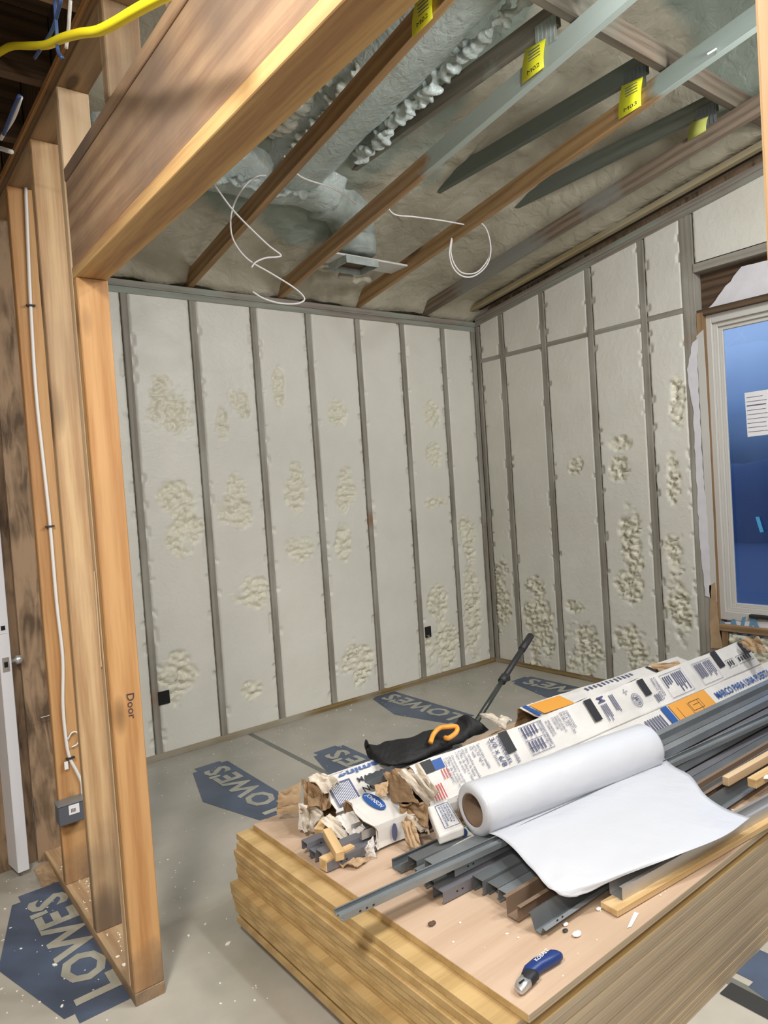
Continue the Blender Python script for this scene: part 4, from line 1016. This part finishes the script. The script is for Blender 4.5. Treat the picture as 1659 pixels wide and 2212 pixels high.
F.lines(-2.205, -2.12, .10, .42, 5, m_ink, 3); F.lines(-2.205, -2.12, .5, .80, 5, m_ink, 4)
F.down("MEASUREMENTS\nALL DIMENSIONS", -2.07, -2.045, .15, .6, m_ink)
F.down("OUVERTURE BRUTE\nDIMENSIONS DE\nL'OUVERTURE", -2.03, -1.985, .12, .62, m_ink)
F.down("DIMENSIONES\nDE LA ABERTURA\nEN BRUTO", -1.975, -1.925, .08, .75, m_ink)
F.down("M", -1.735, -1.69, .06, .24, m_ink, bold=.02); F.lines(-1.735, -1.69, .3, .85, 4, m_ink, 8); F.lines(-1.66, -1.625, .12, .7, 3, m_ink, 9)
for rr in (.030, .023):
    c = F.pt(-1.505, .55, .3); d = (F.e1-F.e0).normalized()
    tube('ring_mark', [c+V((math.cos(a)*rr, 0, 0))+d*math.sin(a)*rr for a in [k*PI/8 for k in range(17)]], .0011, m_ink, U, seg=4, n=2, caps=False)
F.down("JD", -1.520, -1.490, .42, .68, m_ink, bold=.02); F.down("~S~", -1.56, -1.53, .1, .3, m_ink)
F.lines(-1.385, -1.345, .60, .92, 3, m_ink, 12); F.down("CORREDIZA\nMARCO PARA", -1.345, -1.305, .10, .85, m_ink)
F.rect(-1.275, -1.09, .12, .92, m_ink); F.lines(-1.265, -1.20, .2, .6, 4, m_ink, 14); F.lines(-1.19, -1.10, .18, .85, 6, m_ink, 15)
F.rect(-1.00, -.83, .15, .94, m_ink); F.lines(-.99, -.92, .2, .8, 4, m_ink, 16); F.lines(-.91, -.84, .2, .85, 5, m_ink, 17)
F.rect(-.735, -.655, .45, .75, m_ink); F.lines(-.725, -.665, .5, .72, 3, m_inkk, 18); F.rect(-.63, -.48, .45, .75, m_inkk); F.lines(-.62, -.49, .5, .72, 5, m_inkk, 19)
# torn near end
crumple('torn_flap', [(-2.755,-2.198,0.54),(-2.691,-2.237,0.56),(-2.739,-2.389,0.52),(-2.744,-2.335,0.47)], m_carton_d, U, seed=3, amp=.014)
crumple('torn_flap', [(-2.734,-2.101,0.5),(-2.71,-2.166,0.53),(-2.799,-2.357,0.5),(-2.775,-2.193,0.44)], m_kraft, U, seed=5, amp=.012)
crumple('torn_flap', [(-2.814,-2.143,0.5),(-2.77,-2.163,0.5),(-2.803,-2.195,0.47),(-2.826,-2.168,0.48)], m_kraft_l, U, seed=6, amp=.004)
crumple('torn_flap', [(-2.789,-2.241,0.46),(-2.718,-2.316,0.46),(-2.774,-2.364,0.42),(-2.788,-2.254,0.41)], m_kraft, U, seed=7, amp=.02)
crumple('torn_flap', [(-2.786,-2.278,0.44),(-2.749,-2.338,0.44),(-2.773,-2.372,0.4),(-2.778,-2.294,0.39)], m_carton_d, U, seed=8, amp=.012)
crumple('torn_flap', [(-2.825,-2.297,0.43),(-2.798,-2.326,0.43),(-2.819,-2.383,0.37),(-2.843,-2.34,0.37)], m_kraft_l, U, seed=9, amp=.008)
crumple('torn_flap', [(-0.569,-2.277,0.58),(-0.527,-2.362,0.6),(-0.64,-2.453,0.56),(-0.598,-2.342,0.54)], m_kraft_l, U, seed=10, amp=.02)
# lower box with the orange label
ms = [(-2.3245, .448), (-2.405, .373), (-2.402, .357), (-2.322, .357)]
MB = carton('long_carton', ms, -2.60, -.22, -.006, m_carton, 'long white carton with an orange label and blue lettering along its top', wob=.002, seed=7)
G = Face(MB, -2.60, -.006, ms[0], ms[1])
G.patch('blue_band', -1.408, -1.362, .02, .98, m_blue, .3)
G.patch('orange_label', -1.350, -1.045, .02, .98, m_orange, .3)
G.along('MARCO PARA UNA PUERTA CORREDIZA', -1.0, -.22, .30, .62, m_blue, bold=.02)
G.lines(-1.56, -1.43, .22, .92, 7, m_ink, 21)
for k in range(3): G.patch('label_diagram', -1.31+.08*k, -1.308+.08*k, .25, .8, m_inkk, .6)
for a, b, c, d in ((-1.22, -1.13, .25, .27), (-1.22, -1.13, .62, .64), (-1.132, -1.13, .25, .64), (-1.22, -1.218, .25, .64), (-1.20, -1.15, .4, .42)): G.patch('label_diagram', a, b, c, d, m_inkk, .6)
G.lines(-1.335, -1.24, .3, .7, 5, m_inkk, 22); G.lines(-1.11, -1.06, .25, .9, 3, m_inkk, 24)
H = Face(MB, -2.60, -.006, ms[1], ms[2])
for k in range(46):
    if k % 9 != 8: H.patch('barcode_line', -1.62+k*.0145, -1.62+k*.0145+random.uniform(.003, .008), .05, .5+.4*random.random(), m_ink, .2)
# back box with the orange end
bs = [(-2.00, .515), (-2.10, .495), (-2.10, .415), (-1.97, .415)]
BB = carton('long_carton', bs, -1.93, -.80, -.13*0-.06, m_carton, 'rear white carton with orange end label behind the taped carton', wob=.005, seed=11)
J = Face(BB, -1.93, -.06, bs[0], bs[1])
J.patch('blue_band', -1.925, -1.90, .1, 1, m_blue, .3); J.patch('orange_label', -1.89, -1.70, .15, 1, m_orange, .3)
J.lines(-1.87, -1.82, .25, .8, 3, m_inkk, 31); J.rect(-1.79, -1.72, .35, .8, m_inkk); J.patch('black_tape', -1.08, -1.06, .1, 1, m_black, .4); J.lines(-1.55, -1.2, .2, .5, 12, m_ink, 33)
crumple('torn_flap', [(-2.096,-1.925,0.5),(-2.073,-1.97,0.51),(-2.038,-2.054,0.5),(-2.137,-2.106,0.5)], m_carton_d, BB, seed=13, amp=.014)
crumple('torn_flap', [(-1.068,-2.072,0.52),(-0.955,-2.167,0.53),(-0.975,-2.201,0.51),(-1.06,-2.128,0.5)], m_kraft_l, BB, seed=14, amp=.02)
# left box, FRAME print
fs_ = [(-1.962, .502), (-1.985, .480), (-2.065, .418), (-2.06, .362), (-1.965, .362)]
LB = carton('long_carton', fs_, -2.92, -2.3, -.035, m_carton, 'crushed white carton at the back left with blue lettering along its edge', wob=.002, seed=15)
K = Face(LB, -2.92, -.035, fs_[0], fs_[1]); K2 = Face(LB, -2.92, -.035, fs_[1], fs_[2])
o = K.pt(-2.62, .10, .3); text('print', 'Framing', o, V((-.23, .008, 0)), K.pt(-2.62, .90, .3)-o, m_blue, LB, .03)
K2.along('MARCO', -2.79, -2.67, .14, .34, m_inkk, bold=.012); K2.along('NO EXTERIOR', -2.79, -2.55, .52, .74, m_inkk, bold=.012)
K2.patch('barcode_label', -2.905, -2.815, .06, .92, m_ink, .3)
for k in range(13): K2.patch('barcode_line', -2.899+k*.006, -2.8965+k*.006, .14, .84, m_white, .5)
crumple('torn_flap', [(-3.031,-1.872,0.46),(-2.942,-1.879,0.47),(-2.967,-1.908,0.38),(-3.033,-1.855,0.38)], m_kraft_l, LB, seed=16, amp=.003)
crumple('torn_flap', [(-2.971,-1.938,0.5),(-2.89,-1.969,0.5),(-2.942,-2.069,0.44),(-3.012,-2.021,0.44)], m_kraft, LB, seed=17, amp=.02)
crumple('torn_flap', [(-3.02,-2.001,0.46),(-2.96,-2.025,0.44),(-2.954,-2.058,0.37),(-3.021,-2.012,0.37)], m_carton_d, LB, seed=18, amp=.02, n=20)
crumple('torn_flap', [(-3.012,-1.978,0.45),(-2.995,-1.995,0.45),(-3.016,-2.018,0.37),(-3.023,-1.988,0.37)], m_carton, LB, seed=19, amp=.004)
crumple('torn_flap', [(-2.963,-1.965,0.51),(-2.909,-1.985,0.52),(-2.883,-2.043,0.5),(-2.954,-2.051,0.49)], m_carton_d, LB, seed=20, amp=.018)
crumple('torn_flap', [(-3.009,-2.109,0.43),(-2.973,-2.107,0.44),(-2.929,-2.192,0.37),(-2.975,-2.213,0.36)], m_carton_d, LB, seed=21, amp=.012)
crumple('torn_flap', [(-2.957,-2.117,0.43),(-2.898,-2.139,0.44),(-2.911,-2.217,0.41),(-2.947,-2.201,0.38)], m_carton, LB, seed=22, amp=.006)
# box with the blue oval
J0 = -2.915
js = [(-2.105, .462), (-2.268, .434), (-2.275, .362), (-2.11, .362)]
JB = carton('small_carton', js, J0, -2.765, -.06, m_carton, 'open-ended white carton with a blue oval logo in front', wob=.004, seed=25)
N_ = Face(JB, J0, -.06, js[0], js[1])
c = N_.pt(-2.835, .34, .3); d = N_.pt(-2.835, 1, .3)-N_.pt(-2.835, 0, .3); d.normalize()
ov = quad('logo_oval', [c+V((math.sin(a)*.026, 0, 0))+d*math.cos(a)*.055 for a in [k*PI/14 for k in range(28)]], m_blue, JB)
text('logo_letters', 'JOHNSON', c-d*.042+V((-.011, 0, .0012)), d*.084, V((.022, 0, .0)), m_white, JB, .01)
O2 = Face(JB, J0, -.06, js[1], js[2])
c = O2.pt(-2.845, .5, .3); d = (V((0, 0, -1)))
quad('logo_oval', [c+V((math.sin(a)*.011, 0, 0))+d*math.cos(a)*.028 for a in [k*PI/14 for k in range(28)]], m_ink, JB)
crumple('torn_flap', [(-2.97,-2.293,0.4),(-2.935,-2.284,0.42),(-2.938,-2.302,0.362),(-2.957,-2.275,0.362)], m_carton, JB, seed=27, amp=.004)
crumple('torn_flap', [(-3.004,-2.255,0.362),(-2.958,-2.3,0.362),(-3.019,-2.313,0.362),(-3.059,-2.248,0.362)], m_kraft_l, JB, seed=28, amp=.01)
sweep('metal_bracket', offset_profile([(-.03, .028), (-.03, 0), (.03, 0), (.03, .028), (.015, .028)], .0015), (-2.945, -2.215, .395), (-2.80, -2.222, .395), m_alu, JB)
# two small cartons by the roll
def smallbox(pts, h, lab, mat=m_carton):
    a, b, c_, d = [V(p) for p in pts]; o0 = a.copy()
    dn = V((0, 0, -h)); vs = [p-o0 for p in (a+dn, b+dn, c_+dn, d+dn, a, b, c_, d)]
    o = pyd('small_carton', vs, BOXF, mat); o.location = o0
    bm = bmesh.new(); bm.from_mesh(o.data); bmesh.ops.recalc_face_normals(bm, faces=bm.faces); bm.to_mesh(o.data); bm.free()
    bevel_mesh(o.data, .006, 2)
    return tag(o, lab, 'carton')
p4 = [(-2.744,-2.328,0.462),(-2.673,-2.346,0.47),(-2.733,-2.487,0.448),(-2.815,-2.46,0.438)]
s1 = smallbox(p4, .03, 'small white carton with a blue framed notice beside the roll')
def inpar(p4, u, v, lift=.002):
    a, b, c_, d = [V(p) for p in p4]; n = (b-a).cross(d-a).normalized(); n = n if n.z > 0 else -n
    return a.lerp(b, u).lerp(d.lerp(c_, u), v)+n*lift
fr = [inpar(p4, .32, .12), inpar(p4, .92, .12), inpar(p4, .92, .88), inpar(p4, .32, .88)]
tube('notice_border', fr+fr[:1], .0009, m_blue, s1, seg=4, sm=False)
o = inpar(p4, .42, .16); text('notice_print', 'THIS BOX NOT A\nSUBSTITUTE FOR\nDOOR HEADER\nSEE INSTRUCTIONS', o, inpar(p4, .42, .84)-o, inpar(p4, .86, .16)-o, m_blue, s1, .004)
p5 = [(-2.776,-2.415,0.408),(-2.668,-2.43,0.41),(-2.695,-2.517,0.402),(-2.834,-2.492,0.395)]
s2 = smallbox(p5, .035, 'small white carton with a blue oval, lower one beside the roll')
c = inpar(p5, .74, .35); e1 = (V(p5[3])-V(p5[0])).normalized(); e0 = (V(p5[1])-V(p5[0])).normalized()
quad('logo_oval', [c+e0*math.sin(a)*.013+e1*math.cos(a)*.022 for a in [k*PI/14 for k in range(28)]], m_blue, s2)
quad('green_mark', [inpar(p5, .9, .1), inpar(p5, 1, .1), inpar(p5, 1, .4), inpar(p5, .9, .4)], m_green, s2)

# ------------------------------------------------------------------ plastic roll and its loose film
ra = V((-2.71,-2.501,0.495)); rbb = V((-1.905,-2.591,0.495)); rbb.z = .492
pr = empty('plastic_roll', ra, 'roll of clear white plastic film resting on the cartons and tracks', 'plastic roll')
axd = (rbb-ra).normalized(); sd = V((0, 0, 1)).cross(axd).normalized(); ud = axd.cross(sd)
R = .0795; ri = .050; vs = []; fs = []; seg = 56
st = [(-.006, ri+.002), (-.003, ri+.008), (0.002, R-.006), (.008, R-.001)]
ln = (rbb-ra).length
outer = [(0, ri), (-.004, ri+.006), (.0, R-.010), (.006, R-.003), (.015, R)]+[(ln*k/12, R+.0006*math.sin(k*2.2)) for k in range(1, 12)]+[(ln-.02, R), (ln-.006, R-.006), (ln, R-.014), (ln, ri), (ln-.001, ri-.001), (.001, ri-.001)]
for X, r in outer:
    for k in range(seg):
        a = 2*PI*k/seg; q = V((X, 0, 0)); rr = r+(.0012*math.sin(a*3+X*4) if r > R-.02 else 0)
        vs.append(axd*X+sd*math.cos(a)*rr+ud*math.sin(a)*rr)
m = len(outer)
for i in range(m-3):
    for k in range(seg): a = i*seg+k; b = i*seg+(k+1) % seg; fs.append((a, b, b+seg, a+seg))
o = pyd('rolled_film', vs[:(m-2)*seg], fs, m_film, None, True); o.location = ra; par(o, pr)
vs = []; fs = []
for X, r in ((.0, ri-.0005), (ln-.001, ri-.0005), (ln-.001, ri-.006), (.004, ri-.006)):
    for k in range(seg): a = 2*PI*k/seg; vs.append(axd*X+sd*math.cos(a)*r+ud*math.sin(a)*r)
for i in range(4):
    for k in range(seg):
        a = i*seg+k; b = i*seg+(k+1) % seg; c = ((i+1) % 4)*seg+(k+1) % seg; d = ((i+1) % 4)*seg+k; fs.append((a, b, c, d))
o = pyd('card_core', vs, fs, m_core, None, True); o.location = ra; par(o, pr)
# loose film: rows from the roll outwards
rows = [[(-2.701,-2.549,0.44),(-2.522,-2.572,0.44),(-2.312,-2.588,0.44),(-2.083,-2.601,0.44),(-1.856,-2.617,0.44)],
        [(-2.717,-2.627,0.454),(-2.568,-2.666,0.456),(-2.354,-2.682,0.456),(-2.141,-2.693,0.456),(-1.925,-2.702,0.45)],
        [(-2.744,-2.709,0.454),(-2.607,-2.755,0.456),(-2.412,-2.782,0.458),(-2.2,-2.788,0.458),(-1.959,-2.78,0.45)],
        [(-2.767,-2.781,0.444),(-2.641,-2.829,0.45),(-2.446,-2.858,0.455),(-2.24,-2.874,0.455),(-2.048,-2.875,0.446)],
        [(-2.783,-2.84,0.432),(-2.658,-2.885,0.44),(-2.475,-2.928,0.448),(-2.273,-2.95,0.45),(-2.073,-2.944,0.436)],
        [(-2.776,-2.871,0.42),(-2.662,-2.923,0.432),(-2.483,-2.974,0.445),(-2.266,-3.002,0.444),(-2.074,-2.99,0.43)],
        [(-2.739,-2.9,0.405),(-2.633,-2.938,0.424),(-2.453,-2.997,0.44),(-2.254,-3.036,0.438),(-2.062,-3.024,0.424)]]
def spl(pts, n):
    return smooth_path(pts, n)
gr = [spl(r, 10) for r in rows]; cols = list(zip(*gr)); fin = [spl(list(c), 8) for c in cols]
vs = []; fs = []; nv = len(fin[0]); o0 = V(rows[0][0])
for i, c in enumerate(fin):
    for j, p in enumerate(c):
        u = i/(len(fin)-1); v = j/(nv-1)
        e = max(0, 1-u*5)
        w = .0012*nz((u*5, v*4, 1))+e*.0035*math.sin(v*26+u*30)*v+max(0, 1-u*3)*max(0, v-.35)*.006*nz((u*22, v*16, 3))
        vs.append(V(p)-o0+V((0, 0, w)))
for i in range(len(fin)-1):
    for j in range(nv-1): q = i*nv+j; fs.append((q, q+1, q+nv+1, q+nv))
o = pyd('loose_film', vs, fs, m_film, None, True); o.location = o0
s = o.modifiers.new('s', 'SOLIDIFY'); s.thickness = .0012
par(o, pr)

# ------------------------------------------------------------------ black fabric bag with orange clip, pole
bgx = empty('fabric_bag', (-2.45,-2.017,0.5), 'crumpled black fabric bag with orange plastic clip on the cartons', 'bag')
top = [(-2.682,-1.943,0.56),(-2.681,-1.966,0.545),(-2.618,-2.007,0.548),(-2.543,-2.05,0.555),(-2.443,-2.068,0.56),(-2.344,-2.089,0.56),(-2.319,-2.086,0.585),(-2.305,-2.101,0.59),(-2.282,-2.127,0.57),(-2.289,-2.169,0.555)]
bot = [(-2.665,-1.923,0.505),(-2.696,-1.981,0.5),(-2.683,-2.069,0.5),(-2.613,-2.114,0.5),(-2.483,-2.105,0.5),(-2.367,-2.108,0.505),(-2.337,-2.107,0.505),(-2.319,-2.118,0.51),(-2.272,-2.117,0.515),(-2.249,-2.131,0.53)]
t1 = smooth_path(top, 5); b1 = smooth_path(bot, 5); vs = []; fs = []; o0 = V(bot[0]); sg = 16
for i, (a, b) in enumerate(zip(t1, b1)):
    mid = (a+b)/2; hh = (a-b)/2; f = i/(len(t1)-1)
    dp = V((.02, .09, 0))*(.25+.75*math.sin(PI*min(1, .08+f*.9)))
    for k in range(sg):
        an = 2*PI*k/sg; q = mid+hh*math.sin(an)+dp*(.55*math.cos(an)+.35)
        rip = .008*math.sin(f*70)*max(0, 1-f*3.2)
        q = q+V((0, rip, rip*.6))+V((nz(q, 18), nz(q+V((3, 0, 0)), 18), nz(q+V((0, 3, 0)), 18)))*.007
        vs.append(q-o0)
for i in range(len(t1)-1):
    for k in range(sg): a = i*sg+k; b = i*sg+(k+1) % sg; fs.append((a, b, b+sg, a+sg))
fs.append(tuple(range(sg))[::-1]); fs.append(tuple(len(vs)-sg+k for k in range(sg)))
o = pyd('bag_body', vs, fs, m_fabric, None, True); o.location = o0
bm = bmesh.new(); bm.from_mesh(o.data); bmesh.ops.recalc_face_normals(bm, faces=bm.faces); bm.to_mesh(o.data); bm.free(); par(o, bgx)
tube('clip', [(-2.527,-2.109,0.555),(-2.49,-2.086,0.57),(-2.46,-2.088,0.585),(-2.439,-2.111,0.59),(-2.415,-2.13,0.588),(-2.431,-2.145,0.575),(-2.46,-2.136,0.56),(-2.46,-2.115,0.555)], .009, m_orangep, bgx, seg=12, n=5)
pb = V((-2.10, -1.93, .50)); ptp = V((-1.376,-1.6,0.668)); dv = (ptp-pb)
po = empty('telescopic_pole', pb, 'black telescopic pole leaning up from behind the fabric bag', 'pole')
tube('lower_tube', [pb-dv*.05, pb+dv*.5], .0115, m_polem, po, sm=False, seg=14)
tube('upper_tube', [pb+dv*.40, pb+dv*.98], .014, m_black, po, sm=False, seg=14)
tube('grip', [pb+dv*.80, pb+dv*1.0], .018, m_black, po, sm=False, seg=16)
tube('clamp_collar', [pb+dv*.39, pb+dv*.45], .019, m_black, po, sm=False, seg=16)
cc = pb+dv*.42; box('clamp_lever', cc+V((.004, -.012, -.014)), cc+V((.036, .01, .012)), m_black, po, bev=.003)

# ------------------------------------------------------------------ utility knife
ka = V((-3.052,-2.979,0.372)); kb = V((-2.912,-2.962,0.372)); 
kn = empty('utility_knife', ka, 'blue utility knife with silver nose lying on the plywood', 'knife')
kd = (kb-ka); kl = kd.length; kd.normalize(); ks = V((0, 0, 1)).cross(kd)
def kpt(u, s, z): return ka+kd*u*kl+ks*s+V((0, 0, z))
def kpart(name, secs, mat):
    """secs: (u, centre side, half width, z0, z1)"""
    vs = []; fs = []; n = 14
    for (u, cs, hw, z0, z1) in secs:
        for k in range(n):
            a = 2*PI*k/n; c_, s_ = math.cos(a), math.sin(a)
            c_ = math.copysign(abs(c_)**.7, c_); s_ = math.copysign(abs(s_)**.7, s_)
            vs.append(kpt(u, cs+hw*c_, (z0+z1)/2+(z1-z0)/2*s_)-ka)
    for i in range(len(secs)-1):
        for k in range(n): a = i*n+k; b = i*n+(k+1) % n; fs.append((a, b, b+n, a+n))
    fs.append(tuple(range(n))[::-1]); fs.append(tuple(len(vs)-n+k for k in range(n)))
    o = pyd(name, vs, fs, mat, None, True); o.location = ka
    bm = bmesh.new(); bm.from_mesh(o.data); bmesh.ops.recalc_face_normals(bm, faces=bm.faces); bm.to_mesh(o.data); bm.free()
    return par(o, kn)
z0 = .3545-ka.z
kpart('handle', [(.26, .004, .014, z0, z0+.024), (.40, .008, .016, z0, z0+.027), (.6, .006, .0165, z0, z0+.028), (.8, 0, .017, z0, z0+.027), (1.0, -.006, .016, z0, z0+.025), (1.06, -.009, .012, z0+.002, z0+.022)], m_knifeb)
kpart('rubber_grip', [(.16, -.002, .013, z0+.001, z0+.024), (.24, .0, .0165, z0+.0005, z0+.0265), (.34, .0, .0165, z0+.001, z0+.027), (.40, -.006, .010, z0+.002, z0+.025)], m_knifek)
kpart('metal_nose', [(-.06, -.006, .004, z0+.004, z0+.014), (-.03, -.003, .012, z0+.002, z0+.018), (.06, -.001, .015, z0+.001, z0+.022), (.19, -.001, .0155, z0+.001, z0+.0245)], m_alu)
kpart('end_cap', [(1.045, -.008, .0125, z0+.002, z0+.023), (1.075, -.009, .008, z0+.005, z0+.019)], m_alu)
box('nose_slot', kpt(.06, -.003, z0+.0225)-V((.008, .002, .001)), kpt(.06, -.003, z0+.0225)+V((.008, .002, .0008)), m_hole, kn, bev=0)
o_ = kpt(.50, .008, z0+.0292); text('brand_print', 'KOBALT', kpt(.56, .002, z0+.0288), kd*kl*.36, ks*.010, m_white, kn, .01)

# ------------------------------------------------------------------ crumbs and litter
def crumbs(name, n, fx, r0, r1, mat, label, parent=None, seed=1):
    rnd = random.Random(seed); bm = bmesh.new()
    for k in range(n):
        p = fx(rnd)
        r = rnd.uniform(r0, r1)*(2 if rnd.random() < .06 else 1)
        mt = Matrix.Translation(V(p)+V((0, 0, r*.3))) @ Matrix.Rotation(rnd.uniform(0, 6.3), 4, 'Z') @ Matrix.Diagonal((r*rnd.uniform(.7, 1.9), r, r*.6, 1))
        bmesh.ops.create_icosphere(bm, subdivisions=1, radius=1, matrix=mt)
    me = bpy.data.meshes.new(name); bm.to_mesh(me); bm.free()
    o = link(name, me, mat); tag(o, label, 'crumbs', kind='stuff'); return o
crumbs('foam_crumbs', 420, lambda r: (r.uniform(-4.5, -3.62), r.uniform(-2.3, -.8), 0), .0012, .0034, m_crumb, 'white foam crumbs scattered on the floor left of the stud wall', seed=2)
crumbs('foam_crumbs', 260, lambda r: (r.uniform(-3.4, -.1), -r.uniform(.02, 1.65)*r.random()-.02, 0), .0015, .0032, m_crumb, 'white foam crumbs on the room floor below the foam walls', seed=3)
crumbs('foam_crumbs', 90, lambda r: (r.uniform(-3.4, -3.15), r.uniform(-3, -.3), 0), .0015, .004, m_crumb, 'white foam crumbs on the floor beside the left post', seed=5)
crumbs('foam_crumbs', 60, lambda r: (r.uniform(-3.05, -1.9), r.uniform(-3.02, -2.7), .3535), .001, .0035, m_crumb, 'tiny white crumbs on the top plywood sheet', seed=4)
crumbs('plate_dust', 90, lambda r: (r.uniform(-3.56, -3.49), r.uniform(-1.87, -.9), .0385), .0015, .004, m_crumb, 'white crumbs on the bottom plate between studs', seed=6)
def chip(px, py, r, mat, lab, z=.3535, sx=1.5):
    p = {}
    bm = bmesh.new(); bmesh.ops.create_icosphere(bm, subdivisions=2, radius=1, matrix=Matrix.Diagonal((r*sx, r, r*.6, 1)))
    for v in bm.verts: v.co += V((nz(v.co, 200), nz(v.co+V((1, 0, 0)), 200), 0))*r*.35
    me = bpy.data.meshes.new('foam_chip'); bm.to_mesh(me); bm.free()
    o = link('foam_chip', me, mat); o.location = V((px, py, z+r*.5)); tag(o, lab, 'chip')
q = (-2.799,-2.943,0.356); chip(q[0], q[1], .009, m_crumb, 'largest white foam chip on plywood near the wide-flanged track')
q = (-2.786,-2.899,0.356); chip(q[0], q[1], .006, m_crumb, 'white foam chip touching a small black square')
q = (-2.807,-2.914,0.356); chip(q[0], q[1], .006, m_black, 'small black square chip on plywood')
q = (-3.03,-2.663,0.356); chip(q[0], q[1], .008, m_debris, 'dark brown chip on the plywood left part')
q = (-2.673,-2.917,0.356); chip(q[0], q[1], .006, m_crumb, 'white foam chip at the end of the orange wood strip')
q = (-1.763,-2.936,0.43); chip(q[0], q[1], .012, m_crumb, 'round white foam ball on wood strip at right', z=.425)
q = [(-2.688,-3.011,0.355),(-2.676,-3.015,0.355),(-2.615,-2.997,0.355),(-2.618,-2.986,0.355)]
tag(quad('paper_scrap', q, m_white), 'narrow white printed paper scrap on the plywood', 'paper')
DB = [(-3.624,-0.892,0), (-3.563,-0.879,0), (-3.607,-0.68,0)]
tag(crumple('scrap_board', [(-3.626,-0.817,0.004),(-3.525,-0.815,0.02),(-3.532,-0.992,0.004),(-3.634,-0.984,0.004)], m_kraft_l, None, seed=40, amp=.006), 'brown cardboard scrap on the floor beneath the white door', 'scrap')
for o in list(bpy.data.objects):
    if 'sec' in o: del o['sec']
